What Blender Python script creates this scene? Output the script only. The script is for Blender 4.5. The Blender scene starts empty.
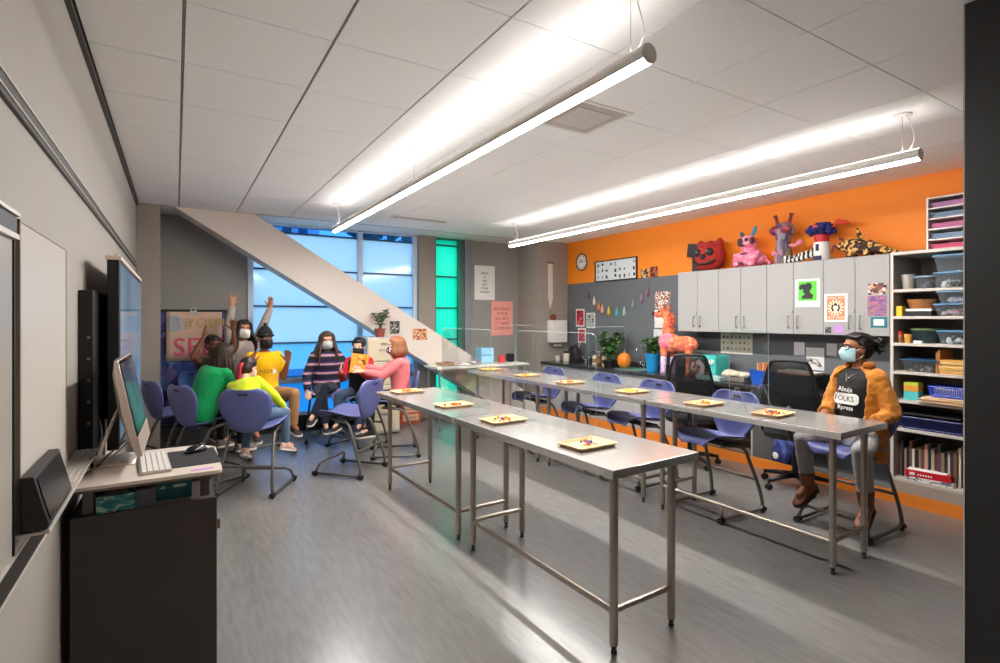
import bpy, bmesh, math, random
from mathutils import Vector, Matrix, Euler, noise
random.seed(7)
scene = bpy.context.scene
COL = scene.collection
PI = math.pi
V = Vector

# ------------------------------------------------------------------ materials
def lin(c):
    out = []
    for x in c[:3]:
        x = x / 255.0
        out.append(x / 12.92 if x <= 0.04045 else ((x + 0.055) / 1.055) ** 2.4)
    return tuple(out) + (1.0,)

def new_mat(name):
    m = bpy.data.materials.new(name)
    m.use_nodes = True
    nt = m.node_tree
    return m, nt, nt.nodes, nt.links, nt.nodes['Principled BSDF']

MATS = {}
def mat(name, col, rough=0.5, metal=0.0, var=0.05, scale=18.0, bump=0.0, bscale=150.0, spec=0.5,
        coat=0.0, sheen=0.0, stretch=None, trans=0.0):
    if name in MATS:
        return MATS[name]
    m, nt, N, L, b = new_mat(name)
    tc = N.new('ShaderNodeTexCoord')
    mp = N.new('ShaderNodeMapping')
    L.new(tc.outputs['Object'], mp.inputs['Vector'])
    if stretch:
        mp.inputs['Scale'].default_value = stretch
    nz = N.new('ShaderNodeTexNoise')
    nz.inputs['Scale'].default_value = scale
    nz.inputs['Detail'].default_value = 4
    L.new(mp.outputs['Vector'], nz.inputs['Vector'])
    mx = N.new('ShaderNodeMix'); mx.data_type = 'RGBA'
    c = lin(col)
    mx.inputs['A'].default_value = tuple(max(0, x * (1 - var * 2)) for x in c[:3]) + (1,)
    mx.inputs['B'].default_value = tuple(min(1, x * (1 + var * 2)) for x in c[:3]) + (1,)
    L.new(nz.outputs['Fac'], mx.inputs['Factor'])
    L.new(mx.outputs['Result'], b.inputs['Base Color'])
    b.inputs['Roughness'].default_value = rough
    b.inputs['Metallic'].default_value = metal
    b.inputs['Specular IOR Level'].default_value = spec
    b.inputs['Coat Weight'].default_value = coat
    b.inputs['Sheen Weight'].default_value = sheen
    b.inputs['Transmission Weight'].default_value = trans
    if bump > 0:
        n2 = N.new('ShaderNodeTexNoise')
        n2.inputs['Scale'].default_value = bscale
        n2.inputs['Detail'].default_value = 3
        L.new(mp.outputs['Vector'], n2.inputs['Vector'])
        bp = N.new('ShaderNodeBump')
        bp.inputs['Strength'].default_value = bump
        bp.inputs['Distance'].default_value = 0.01
        L.new(n2.outputs['Fac'], bp.inputs['Height'])
        L.new(bp.outputs['Normal'], b.inputs['Normal'])
    MATS[name] = m
    return m

def mat_bands(name, cols, axis='Z', period=0.1, rough=0.8, widths=None):
    """repeating bands of colour along an object axis (knitted stripes, woven patterns)"""
    m, nt, N, L, b = new_mat(name)
    tc = N.new('ShaderNodeTexCoord'); sp = N.new('ShaderNodeSeparateXYZ')
    L.new(tc.outputs['Object'], sp.inputs['Vector'])
    dv = N.new('ShaderNodeMath'); dv.operation = 'DIVIDE'; dv.inputs[1].default_value = period
    L.new(sp.outputs[axis], dv.inputs[0])
    fr = N.new('ShaderNodeMath'); fr.operation = 'FRACT'
    L.new(dv.outputs[0], fr.inputs[0])
    rp = N.new('ShaderNodeValToRGB'); rp.color_ramp.interpolation = 'CONSTANT'
    el = rp.color_ramp.elements
    n = len(cols)
    pos = widths or [i / n for i in range(n)]
    el[0].position = pos[0]; el[0].color = lin(cols[0])
    el[1].position = pos[1]; el[1].color = lin(cols[1])
    for i in range(2, n):
        e = el.new(pos[i]); e.color = lin(cols[i])
    L.new(fr.outputs[0], rp.inputs['Fac'])
    L.new(rp.outputs['Color'], b.inputs['Base Color'])
    b.inputs['Roughness'].default_value = rough
    MATS[name] = m
    return m

def mat_patches(name, cols, scale=8.0, rough=0.7, kind='VORONOI', bump=0.0, stretch=None):
    """irregular patches of several colours (collage, camouflage, printed matter, papier mache)"""
    if name in MATS:
        return MATS[name]
    m, nt, N, L, b = new_mat(name)
    tc = N.new('ShaderNodeTexCoord')
    mp = N.new('ShaderNodeMapping'); L.new(tc.outputs['Object'], mp.inputs['Vector'])
    if stretch:
        mp.inputs['Scale'].default_value = stretch
    rp = N.new('ShaderNodeValToRGB'); rp.color_ramp.interpolation = 'CONSTANT'
    if kind == 'VORONOI':
        t = N.new('ShaderNodeTexVoronoi'); t.inputs['Scale'].default_value = scale
        L.new(mp.outputs['Vector'], t.inputs['Vector'])
        sp = N.new('ShaderNodeSeparateColor'); L.new(t.outputs['Color'], sp.inputs['Color'])
        fac = sp.outputs[0]; lo, hi = 0.0, 1.0
    else:
        t = N.new('ShaderNodeTexNoise'); t.inputs['Scale'].default_value = scale
        t.inputs['Detail'].default_value = 2
        L.new(mp.outputs['Vector'], t.inputs['Vector'])
        fac = t.outputs['Fac']; lo, hi = 0.34, 0.66
    el = rp.color_ramp.elements
    n = len(cols)
    el[0].position = 0; el[0].color = lin(cols[0])
    el[1].position = lo + (hi - lo) / n; el[1].color = lin(cols[1])
    for i in range(2, n):
        e = el.new(lo + (hi - lo) * i / n); e.color = lin(cols[i])
    L.new(fac, rp.inputs['Fac'])
    L.new(rp.outputs['Color'], b.inputs['Base Color'])
    b.inputs['Roughness'].default_value = rough
    if bump > 0:
        bp = N.new('ShaderNodeBump'); bp.inputs['Strength'].default_value = bump
        bp.inputs['Distance'].default_value = 0.01
        L.new(fac, bp.inputs['Height']); L.new(bp.outputs['Normal'], b.inputs['Normal'])
    MATS[name] = m
    return m

def mat_clear(name, tint=(240, 248, 250), refl=0.06, rough=0.02, haze=0.0):
    """thin clear acrylic or glass: see-through with a faint sheen"""
    if name in MATS:
        return MATS[name]
    m, nt, N, L, b = new_mat(name)
    N.remove(b)
    out = N['Material Output']
    tr = N.new('ShaderNodeBsdfTransparent'); tr.inputs['Color'].default_value = lin(tint)
    gl = N.new('ShaderNodeBsdfGlossy'); gl.inputs['Roughness'].default_value = rough
    fr = N.new('ShaderNodeLayerWeight'); fr.inputs['Blend'].default_value = 0.12
    ml = N.new('ShaderNodeMath'); ml.operation = 'MULTIPLY_ADD'
    ml.inputs[1].default_value = 0.35; ml.inputs[2].default_value = refl * 0.4
    L.new(fr.outputs['Fresnel'], ml.inputs[0])
    mx = N.new('ShaderNodeMixShader')
    L.new(ml.outputs[0], mx.inputs['Fac']); L.new(tr.outputs[0], mx.inputs[1]); L.new(gl.outputs[0], mx.inputs[2])
    last = mx
    if haze > 0:
        df = N.new('ShaderNodeBsdfTranslucent'); df.inputs['Color'].default_value = lin(tint)
        d2 = N.new('ShaderNodeBsdfDiffuse'); d2.inputs['Color'].default_value = lin(tint)
        ad = N.new('ShaderNodeMixShader'); ad.inputs['Fac'].default_value = 0.5
        L.new(df.outputs[0], ad.inputs[1]); L.new(d2.outputs[0], ad.inputs[2])
        m2 = N.new('ShaderNodeMixShader'); m2.inputs['Fac'].default_value = haze
        L.new(mx.outputs[0], m2.inputs[1]); L.new(ad.outputs[0], m2.inputs[2])
        last = m2
    L.new(last.outputs[0], out.inputs['Surface'])
    MATS[name] = m
    return m

def mat_emit(name, col, strength):
    m, nt, N, L, b = new_mat(name)
    b.inputs['Base Color'].default_value = lin(col)
    b.inputs['Emission Color'].default_value = lin(col)
    b.inputs['Emission Strength'].default_value = strength
    MATS[name] = m
    return m

# ------------------------------------------------------------------ mesh builder
class MB:
    def __init__(self):
        self.v = []; self.f = []; self.mi = []; self.M = Matrix.Identity(4)
    def add(self, vs, fs, mi=0):
        o = len(self.v)
        self.v += [tuple(self.M @ V(p)) for p in vs]
        self.f += [tuple(i + o for i in f) for f in fs]
        self.mi += [mi] * len(fs)
        return self
    def box(self, x0, x1, y0, y1, z0, z1, mi=0):
        if x1 < x0: x0, x1 = x1, x0
        if y1 < y0: y0, y1 = y1, y0
        if z1 < z0: z0, z1 = z1, z0
        vs = [(x, y, z) for z in (z0, z1) for y in (y0, y1) for x in (x0, x1)]
        fs = [(0, 2, 3, 1), (4, 5, 7, 6), (0, 1, 5, 4), (2, 6, 7, 3), (0, 4, 6, 2), (1, 3, 7, 5)]
        return self.add(vs, fs, mi)
    def obox(self, c, size, rot, mi=0):
        """box of given size about centre c, turned by a 3x3/Euler rotation"""
        R = rot.to_matrix() if isinstance(rot, Euler) else rot
        h = [s / 2 for s in size]
        vs = [V(c) + R @ V((x * h[0], y * h[1], z * h[2])) for z in (-1, 1) for y in (-1, 1) for x in (-1, 1)]
        fs = [(0, 2, 3, 1), (4, 5, 7, 6), (0, 1, 5, 4), (2, 6, 7, 3), (0, 4, 6, 2), (1, 3, 7, 5)]
        return self.add(vs, fs, mi)
    def ring_loft(self, rings, mi=0, cap=True, closed=False):
        n = len(rings[0]); vs = [p for r in rings for p in r]; fs = []
        m = len(rings)
        for k in range(m if closed else m - 1):
            a = k * n; b = ((k + 1) % m) * n
            for i in range(n):
                j = (i + 1) % n
                fs.append((a + i, a + j, b + j, b + i))
        if cap and not closed:
            fs.append(tuple(range(n - 1, -1, -1)))
            fs.append(tuple((m - 1) * n + i for i in range(n)))
        return self.add(vs, fs, mi)
    def cyl(self, p0, p1, r0, r1=None, n=14, mi=0, cap=True):
        p0 = V(p0); p1 = V(p1); r1 = r0 if r1 is None else r1
        d = (p1 - p0).normalized()
        a = d.cross(V((0, 0, 1)))
        if a.length < 1e-4: a = d.cross(V((0, 1, 0)))
        a.normalize(); b = d.cross(a)
        rings = [[p + (a * math.cos(2 * PI * i / n) + b * math.sin(2 * PI * i / n)) * r for i in range(n)]
                 for p, r in ((p0, r0), (p1, r1))]
        return self.ring_loft(rings, mi, cap)
    def tube(self, pts, r, n=10, mi=0, closed=False, flat=1.0):
        pts = [V(p) for p in pts]; m = len(pts)
        rs = r if isinstance(r, (list, tuple)) else [r] * m
        up = None; rings = []
        for i, p in enumerate(pts):
            if closed:
                t = (pts[(i + 1) % m] - pts[i - 1]).normalized()
            else:
                t = (pts[min(i + 1, m - 1)] - pts[max(i - 1, 0)]).normalized()
            if up is None:
                up = t.cross(V((0, 0, 1)))
                if up.length < 1e-3: up = t.cross(V((0, 1, 0)))
            up = (up - t * up.dot(t)).normalized()
            b = t.cross(up)
            rings.append([p + (up * math.cos(2 * PI * k / n) + b * flat * math.sin(2 * PI * k / n)) * rs[i] for k in range(n)])
        return self.ring_loft(rings, mi, True, closed)
    def lathe(self, prof, c=(0, 0, 0), n=24, mi=0, cap=True):
        rings = [[V(c) + V((r * math.cos(2 * PI * i / n), r * math.sin(2 * PI * i / n), z)) for i in range(n)] for r, z in prof]
        return self.ring_loft(rings, mi, cap)
    def ell(self, c, r, rot=None, nu=16, nv=10, mi=0):
        if not hasattr(r, '__len__'): r = (r, r, r)
        R = rot if rot is not None else Matrix.Identity(3)
        if isinstance(R, Euler): R = R.to_matrix()
        c = V(c)
        rings = []
        for j in range(1, nv):
            th = PI * j / nv
            rings.append([c + R @ V((r[0] * math.sin(th) * math.cos(2 * PI * i / nu), r[1] * math.sin(th) * math.sin(2 * PI * i / nu), -r[2] * math.cos(th))) for i in range(nu)])
        vs = [p for q in rings for p in q]; fs = []
        for k in range(len(rings) - 1):
            for i in range(nu):
                j = (i + 1) % nu
                fs.append((k * nu + i, k * nu + j, (k + 1) * nu + j, (k + 1) * nu + i))
        b = len(vs); vs.append(c + R @ V((0, 0, -r[2]))); vs.append(c + R @ V((0, 0, r[2])))
        L = (len(rings) - 1) * nu
        for i in range(nu):
            j = (i + 1) % nu
            fs.append((b, j, i)); fs.append((b + 1, L + i, L + j))
        return self.add(vs, fs, mi)
    def prism(self, poly, h0, h1, plane='XY', mi=0):
        """2-D outline swept between two heights; plane names the outline's axes"""
        def q(p, h):
            if plane == 'XY': return (p[0], p[1], h)
            if plane == 'XZ': return (p[0], h, p[1])
            return (h, p[0], p[1])
        n = len(poly)
        vs = [q(p, h0) for p in poly] + [q(p, h1) for p in poly]
        fs = [tuple(range(n - 1, -1, -1)), tuple(range(n, 2 * n))]
        for i in range(n):
            j = (i + 1) % n
            fs.append((i, j, n + j, n + i))
        return self.add(vs, fs, mi)
    def grid(self, fn, nu, nv, mi=0):
        vs = [fn(i / nu, j / nv) for j in range(nv + 1) for i in range(nu + 1)]
        fs = [(j * (nu + 1) + i, j * (nu + 1) + i + 1, (j + 1) * (nu + 1) + i + 1, (j + 1) * (nu + 1) + i) for j in range(nv) for i in range(nu)]
        return self.add(vs, fs, mi)
    def mesh(self, name):
        me = bpy.data.meshes.new(name)
        me.from_pydata(self.v, [], self.f)
        me.polygons.foreach_set('material_index', self.mi)
        bm = bmesh.new(); bm.from_mesh(me)
        bmesh.ops.recalc_face_normals(bm, faces=bm.faces)
        bm.to_mesh(me); bm.free()
        me.update()
        return me
    def build(self, name, mats, parent=None, smooth=False, bevel=0.0, solid=0.0, sub=0, loc=None, rz=0.0, seg=2):
        return link(name, self.mesh(name), mats, parent, smooth, bevel, solid, sub, loc, rz, seg)

def link(name, me, mats, parent=None, smooth=False, bevel=0.0, solid=0.0, sub=0, loc=None, rz=0.0, seg=2):
    if not isinstance(mats, (list, tuple)): mats = [mats]
    if len(me.materials): me.materials.clear()      # clearing also resets the face indices
    for m in mats: me.materials.append(m)
    o = bpy.data.objects.new(name, me); COL.objects.link(o)
    if smooth:
        me.polygons.foreach_set('use_smooth', [True] * len(me.polygons))
        if smooth is not True:
            me.set_sharp_from_angle(angle=math.radians(smooth))
    if solid:
        md = o.modifiers.new('thickness', 'SOLIDIFY'); md.thickness = solid; md.offset = 0
    if sub:
        md = o.modifiers.new('smooth', 'SUBSURF'); md.levels = sub; md.render_levels = sub
    if bevel:
        md = o.modifiers.new('edges', 'BEVEL'); md.width = bevel; md.segments = seg; md.limit_method = 'ANGLE'
        md.angle_limit = math.radians(40)
    if parent is not None: o.parent = parent
    if loc is not None: o.location = loc
    if rz: o.rotation_euler = (0, 0, rz)
    return o

def remeshed(mb, voxel=0.006, it=3, disp=0.0, dscale=12.0, seed=0.0):
    """one continuous surface over everything in the builder"""
    me = mb.mesh('blend')
    o = bpy.data.objects.new('blend', me); COL.objects.link(o)
    md = o.modifiers.new('r', 'REMESH'); md.mode = 'VOXEL'; md.voxel_size = voxel
    if it:
        s = o.modifiers.new('s', 'SMOOTH'); s.factor = 0.5; s.iterations = it
    dg = bpy.context.evaluated_depsgraph_get(); dg.update()
    r = bpy.data.meshes.new_from_object(o.evaluated_get(dg))
    bpy.data.objects.remove(o); bpy.data.meshes.remove(me)
    if disp:
        nr = [v.normal.copy() for v in r.vertices]
        for v, nn in zip(r.vertices, nr):
            p = v.co * dscale + V((seed, seed * 1.7, seed * 0.3))
            v.co += nn * (noise.noise(p) + 0.5 * noise.noise(p * 2.1)) * disp
    return r

def thing(name, label, cat, loc=(0, 0, 0), rz=0.0, group=None):
    o = bpy.data.objects.new(name, None); COL.objects.link(o)
    o.empty_display_size = 0.1
    o.location = loc; o.rotation_euler = (0, 0, rz)
    o['label'] = label; o['category'] = cat
    if group: o['group'] = group
    return o

def tag(o, label, cat, group=None, kind=None):
    o['label'] = label; o['category'] = cat
    if group: o['group'] = group
    if kind: o['kind'] = kind
    return o

def struct(o, label=None):
    o['kind'] = 'structure'
    if label: o['label'] = label
    return o

def kids(o): return [c for c in COL.objects if c.parent == o]
def dup(root, loc=None, rz=None, label=None, group=None, mats=None):
    def cp(o, par):
        c = o.copy(); COL.objects.link(c)
        if par is not None: c.parent = par
        for ch in list(o.children): cp(ch, c)
        return c
    r = cp(root, None)
    if loc is not None: r.location = loc
    if rz is not None: r.rotation_euler = (0, 0, rz)
    if label: r['label'] = label
    if group: r['group'] = group
    return r

def glyphs(text, size, align='CENTER', extrude=0.0008, spacing=1.0, line=1.0):
    """lettering as a mesh lying in its own XY plane"""
    cu = bpy.data.curves.new('lettering', 'FONT')
    cu.body = text; cu.size = size; cu.align_x = align; cu.align_y = 'CENTER'
    cu.extrude = extrude; cu.space_character = spacing; cu.space_line = line; cu.resolution_u = 3
    o = bpy.data.objects.new('lettering', cu); COL.objects.link(o)
    dg = bpy.context.evaluated_depsgraph_get(); dg.update()
    me = bpy.data.meshes.new_from_object(o.evaluated_get(dg))
    bpy.data.objects.remove(o)
    return me

def letters(name, text, size, material, parent, pos, xdir, ydir, align='CENTER', line=1.0, spacing=1.0, bold=0.0):
    me = glyphs(text, size, align, 0.0008, spacing, line)
    x = V(xdir).normalized(); y = V(ydir).normalized(); z = x.cross(y)
    Mx = Matrix((x, y, z)).transposed().to_4x4(); Mx.translation = V(pos)
    me.transform(Mx)
    return link(name, me, material, parent)

def catmull(pts, k=6, closed=False):
    pts = [V(p) for p in pts]; n = len(pts); out = []
    rng = n if closed else n - 1
    for i in range(rng):
        if closed:
            p0, p1, p2, p3 = pts[i - 1], pts[i], pts[(i + 1) % n], pts[(i + 2) % n]
        else:
            p0 = pts[max(i - 1, 0)]; p1 = pts[i]; p2 = pts[i + 1]; p3 = pts[min(i + 2, n - 1)]
        for j in range(k):
            t = j / k
            out.append(0.5 * ((2 * p1) + (p2 - p0) * t + (2 * p0 - 5 * p1 + 4 * p2 - p3) * t * t + (-p0 + 3 * p1 - 3 * p2 + p3) * t ** 3))
    if not closed: out.append(pts[-1])
    return out

def fillet(pts, r=0.04, k=5):
    """polyline with its inner corners rounded"""
    pts = [V(p) for p in pts]; out = [pts[0]]
    for i in range(1, len(pts) - 1):
        a, b, c = pts[i - 1], pts[i], pts[i + 1]
        d1 = (a - b); d2 = (c - b)
        q = min(r, d1.length * 0.45, d2.length * 0.45)
        s = b + d1.normalized() * q; e = b + d2.normalized() * q
        for j in range(k + 1):
            t = j / k
            out.append(s * (1 - t) ** 2 + b * 2 * t * (1 - t) + e * t * t)
    out.append(pts[-1])
    return out

def rrect(w, h, r, k=4, cx=0, cy=0):
    out = []
    for sx, sy, a0 in ((1, 1, 0), (-1, 1, 90), (-1, -1, 180), (1, -1, 270)):
        for j in range(k + 1):
            a = math.radians(a0 + 90 * j / k)
            out.append((cx + sx * (w / 2 - r) + r * math.cos(a), cy + sy * (h / 2 - r) + r * math.sin(a)))
    return out
# ------------------------------------------------------------------ the room
XL, XR = -0.386, 5.847          # left and right wall
YF, YP, YB = -1.6, 7.28, 7.88   # wall behind, pilaster faces, window wall
ZC = 2.901
m_wall_l = mat('painted wall greige', (164, 157, 149), 0.62, var=0.015, scale=3, bump=0.02, bscale=300)
m_wall_pil = mat('painted pilaster taupe', (158, 148, 138), 0.7, var=0.02, scale=4)
m_wall_dark = mat('painted wall grey', (156, 152, 147), 0.7, var=0.02, scale=4)
m_tile = mat('ceiling tile', (250, 248, 246), 0.9, var=0.012, scale=30, bump=0.05, bscale=400)
m_grid = mat('ceiling grid metal', (150, 142, 134), 0.5, var=0.01)
m_gap = mat('ceiling shadow gap', (60, 56, 52), 0.9)
m_white_paint = mat('white paint', (235, 230, 224), 0.5, var=0.01)
m_beam = mat('painted brace cream', (226, 214, 203), 0.6, var=0.015, scale=3)
m_alu = mat('anodised aluminium', (190, 188, 186), 0.35, metal=0.9, var=0.02)
m_dark_alu = mat('dark bronze metal', (62, 57, 53), 0.45, metal=0.3, var=0.03)
m_black = mat('black plastic', (22, 21, 21), 0.45, var=0.05)

# floor: mottled grey sheet with the faintest grain
def floor_material():
    m, nt, N, L, b = new_mat('grey linoleum')
    tc = N.new('ShaderNodeTexCoord')
    mp = N.new('ShaderNodeMapping'); mp.inputs['Scale'].default_value = (14, 2.2, 1)
    L.new(tc.outputs['Object'], mp.inputs['Vector'])
    n1 = N.new('ShaderNodeTexNoise'); n1.inputs['Scale'].default_value = 2.4; n1.inputs['Detail'].default_value = 8
    L.new(mp.outputs['Vector'], n1.inputs['Vector'])
    n2 = N.new('ShaderNodeTexNoise'); n2.inputs['Scale'].default_value = 60; n2.inputs['Detail'].default_value = 3
    L.new(tc.outputs['Object'], n2.inputs['Vector'])
    ad = N.new('ShaderNodeMath'); ad.operation = 'MULTIPLY_ADD'; ad.inputs[1].default_value = 0.25
    L.new(n2.outputs['Fac'], ad.inputs[0]); L.new(n1.outputs['Fac'], ad.inputs[2])
    rp = N.new('ShaderNodeValToRGB')
    rp.color_ramp.elements[0].position = 0.35; rp.color_ramp.elements[0].color = lin((114, 111, 109))
    rp.color_ramp.elements[1].position = 0.85; rp.color_ramp.elements[1].color = lin((130, 127, 124))
    L.new(ad.outputs[0], rp.inputs['Fac']); L.new(rp.outputs['Color'], b.inputs['Base Color'])
    b.inputs['Roughness'].default_value = 0.25
    b.inputs['Specular IOR Level'].default_value = 0.85
    bp = N.new('ShaderNodeBump'); bp.inputs['Strength'].default_value = 0.05; bp.inputs['Distance'].default_value = 0.004
    L.new(n2.outputs['Fac'], bp.inputs['Height']); L.new(bp.outputs['Normal'], b.inputs['Normal'])
    return m
b = MB().box(XL - 0.2, XR + 0.2, YF - 0.2, YB + 0.2, -0.12, 0.0)
struct(b.build('floor', floor_material()), 'grey mottled sheet floor')

# ceiling: square lay-in tiles hung under a backing, each tile inset from its grid
b = MB().box(XL - 0.2, XR + 0.2, YF - 0.2, YB + 0.2, ZC + 0.02, ZC + 0.14)
struct(b.build('ceiling', m_gap), 'backing above the white tiled ceiling')
T = 0.61
gx = [XL] + [0.0305 + T * i for i in range(0, 10)] + [XR]
gy = [YF]
y = 6.82
ys = [7.28]
while y > YF + 0.05:
    ys.append(y); y -= T
gy += sorted(ys)
b = MB()
for i in range(len(gx) - 1):
    for j in range(len(gy) - 1):
        g = 0.007 if i in (1, 2) or i == 0 else 0.004
        b.box(gx[i] + (g if i else 0.03), gx[i + 1] - g, gy[j] + 0.0028, gy[j + 1] - 0.0028, ZC, ZC + 0.018)
struct(b.build('ceiling', m_tile), 'white square ceiling tiles')
b = MB()
for i, x in enumerate(gx[1:-1]):
    w = 0.010 if i < 2 else 0.005
    b.box(x - w * 0.45, x + w * 0.45, YF, YP, ZC + 0.006, ZC + 0.016)
struct(b.build('ceiling', m_grid), 'metal ceiling grid between the tiles')
b = MB().box(XL, XL + 0.022, YF, YP, ZC - 0.028, ZC + 0.02)
struct(b.build('trim_1', m_dark_alu), 'dark metal trim where the left wall meets the ceiling')
# flat soffit between the last tiles and the window wall
b = MB().box(XL, XR, YP, YB + 0.02, ZC + 0.001, ZC + 0.03)
struct(b.build('ceiling', m_white_paint), 'plain white soffit along the window wall')
b = MB().box(XL, XR, YP - 0.012, YP + 0.006, ZC - 0.004, ZC + 0.004)
struct(b.build('trim_2', m_grid), 'metal edge where ceiling tiles meet the soffit')

# walls
b = MB().box(XL - 0.15, XL, YF, YB + 0.1, 0, ZC + 0.02)
struct(b.build('wall_left', m_wall_l), 'greige left wall')
b = MB().box(XL, XR, YF - 0.15, YF, 0, ZC + 0.02)
struct(b.build('wall_front', m_wall_l), 'wall behind the photographer')

def right_wall_material():
    m, nt, N, L, b = new_mat('two-tone paint')
    tc = N.new('ShaderNodeTexCoord'); sp = N.new('ShaderNodeSeparateXYZ')
    L.new(tc.outputs['Object'], sp.inputs['Vector'])
    gt = N.new('ShaderNodeMath'); gt.operation = 'GREATER_THAN'; gt.inputs[1].default_value = 2.185
    L.new(sp.outputs['Z'], gt.inputs[0])
    nz = N.new('ShaderNodeTexNoise'); nz.inputs['Scale'].default_value = 3
    L.new(tc.outputs['Object'], nz.inputs['Vector'])
    mo = N.new('ShaderNodeMix'); mo.data_type = 'RGBA'
    mo.inputs['A'].default_value = lin((246, 134, 20)); mo.inputs['B'].default_value = lin((250, 143, 24))
    L.new(nz.outputs['Fac'], mo.inputs['Factor'])
    mx = N.new('ShaderNodeMix'); mx.data_type = 'RGBA'
    mx.inputs['A'].default_value = lin((104, 107, 110))
    L.new(mo.outputs['Result'], mx.inputs['B']); L.new(gt.outputs[0], mx.inputs['Factor'])
    L.new(mx.outputs['Result'], b.inputs['Base Color'])
    b.inputs['Roughness'].default_value = 0.6
    return m
b = MB().box(XR, XR + 0.15, YF, YB + 0.1, 0, ZC + 0.02)
struct(b.build('wall_right', right_wall_material()), 'right wall painted orange above and grey below')

# window wall: solid pieces around the openings
WX0, WX1 = 0.86, 3.24      # blue window
GX0, GX1 = 3.56, 4.04      # green window
SILL, HEAD = 0.22, 2.9
b = MB()
b.box(XL, WX0, YB, YB + 0.16, 0, ZC + 0.02)
b.box(GX1 + 0.06, XR, YB, YB + 0.16, 0, ZC + 0.02)
b.box(WX1 + 0.04, GX0, YB, YB + 0.16, 0, ZC + 0.02)
struct(b.build('wall_back', m_wall_dark), 'grey window wall')
b = MB()
b.box(WX0, WX1 + 0.04, YB + 0.0, YB + 0.16, 0, SILL)
b.box(GX0, GX1 + 0.06, YB + 0.0, YB + 0.16, 0, SILL)
struct(b.build('baseboard_back', mat('black base', (34, 32, 33), 0.5)), 'black plinth under the windows')
# mullion column between the blue and the green window
b = MB().box(WX1 + 0.03, GX0 - 0.01, YB - 0.10, YB - 0.001, 0, ZC)
struct(b.build('trim_3', m_wall_pil, bevel=0.004), 'grey column between the two windows')
b = MB().box(GX1 + 0.07, GX1 + 0.20, YB - 0.06, YB - 0.001, 0, ZC)
struct(b.build('trim_4', mat('grey trim', (140, 144, 148), 0.6), bevel=0.004), 'slim grey casing beside the green window')
# pilasters
b = MB().box(XL, -0.157, YP, YB, 0, ZC)
struct(b.build('wall_back', m_wall_pil, bevel=0.004), 'taupe pilaster in the left corner')
b = MB().box(5.204, XR, YP, YB, 0, ZC)
struct(b.build('wall_back', m_wall_pil, bevel=0.004), 'taupe pilaster in the right corner')

# windows -----------------------------------------------------------------
def pane_material(name, col, col2):
    m, nt, N, L, b = new_mat(name)
    N.remove(b); out = N['Material Output']
    tc = N.new('ShaderNodeTexCoord')
    nz = N.new('ShaderNodeTexNoise'); nz.inputs['Scale'].default_value = 0.9; nz.inputs['Detail'].default_value = 2
    L.new(tc.outputs['Object'], nz.inputs['Vector'])
    mx = N.new('ShaderNodeMix'); mx.data_type = 'RGBA'
    mx.inputs['A'].default_value = lin(col); mx.inputs['B'].default_value = lin(col2)
    L.new(nz.outputs['Fac'], mx.inputs['Factor'])
    tl = N.new('ShaderNodeBsdfTranslucent'); L.new(mx.outputs['Result'], tl.inputs['Color'])
    gl = N.new('ShaderNodeBsdfGlossy'); gl.inputs['Roughness'].default_value = 0.12
    ms = N.new('ShaderNodeMixShader'); ms.inputs['Fac'].default_value = 0.05
    L.new(tl.outputs[0], ms.inputs[1]); L.new(gl.outputs[0], ms.inputs[2])
    L.new(ms.outputs[0], out.inputs['Surface'])
    return m
m_blue = pane_material('blue translucent glazing', (192, 223, 251), (202, 229, 252))
m_blue_low = pane_material('deep blue translucent glazing', (80, 178, 238), (96, 186, 240))
m_blue_mid = pane_material('mid blue translucent glazing', (146, 210, 247), (158, 216, 248))
m_green = pane_material('green translucent glazing', (44, 246, 228), (52, 250, 234))
m_vision = mat_clear('clear glazing', (120, 180, 240), 0.08)
m_frame = mat('window frame', (176, 200, 226), 0.4, metal=0.2, var=0.02)
m_seam = mat('dark glazing bar', (28, 74, 120), 0.5)
m_lframe = mat('pale window frame', (214, 226, 238), 0.4, var=0.02)
LV = [0.24, 0.715, 0.87, 1.245, 1.76, 2.275, 2.79, 2.895]
def window(n, x0, x1, bays, panes, lab):
    w = bpy.data.objects.new('window_%d' % n, None); COL.objects.link(w)
    w.location = (0, YB, 0); struct(w, lab)
    fr = MB(); d0, d1 = -0.03, 0.10
    xs = [x0] + bays + [x1]
    for x in xs:
        fr.box(x - 0.035, x + 0.035, d0, d1, SILL, HEAD)
    fr.box(x0, x1, d0, d1, SILL, SILL + 0.045)
    fr.box(x0, x1, d0, d1, HEAD - 0.02, HEAD)
    fr.build('window_frame', m_lframe if n == 1 else mat('green lit frame', (60, 130, 110), 0.4), w, bevel=0.003)
    bars = MB()
    for z in LV[3:7]:
        bars.box(x0, x1, 0.012, 0.06, z - 0.011, z + 0.011)
    bars.build('glazing_bar', m_seam if n == 1 else mat('dark green bar', (10, 84, 66), 0.5), w)
    bar = MB()
    bar.box(x0, x1, -0.015, 0.07, LV[1] - 0.035, LV[1] + 0.035)
    bar.build('transom', mat('grey transom', (120, 124, 130), 0.5) if n == 1 else MATS['dark green bar'], w, bevel=0.003)
    for i in range(len(xs) - 1):
        a, c = xs[i] + 0.036, xs[i + 1] - 0.036
        for k in range(len(LV) - 1):
            mm = panes[k]
            p = MB().box(a, c, 0.040, 0.044, LV[k], LV[k + 1])
            p.build('pane', mm, w)
    return w
B, G, Cc = m_blue, m_green, m_vision
window(1, WX0, WX1, [2.36], [m_blue_low, m_vision, m_blue_mid, B, B, B, m_vision], 'tall blue glazed window behind the diagonal brace')
window(2, GX0, GX1, [], [G, G, G, G, G, G, G], 'narrow tall green glazed window')

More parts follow.
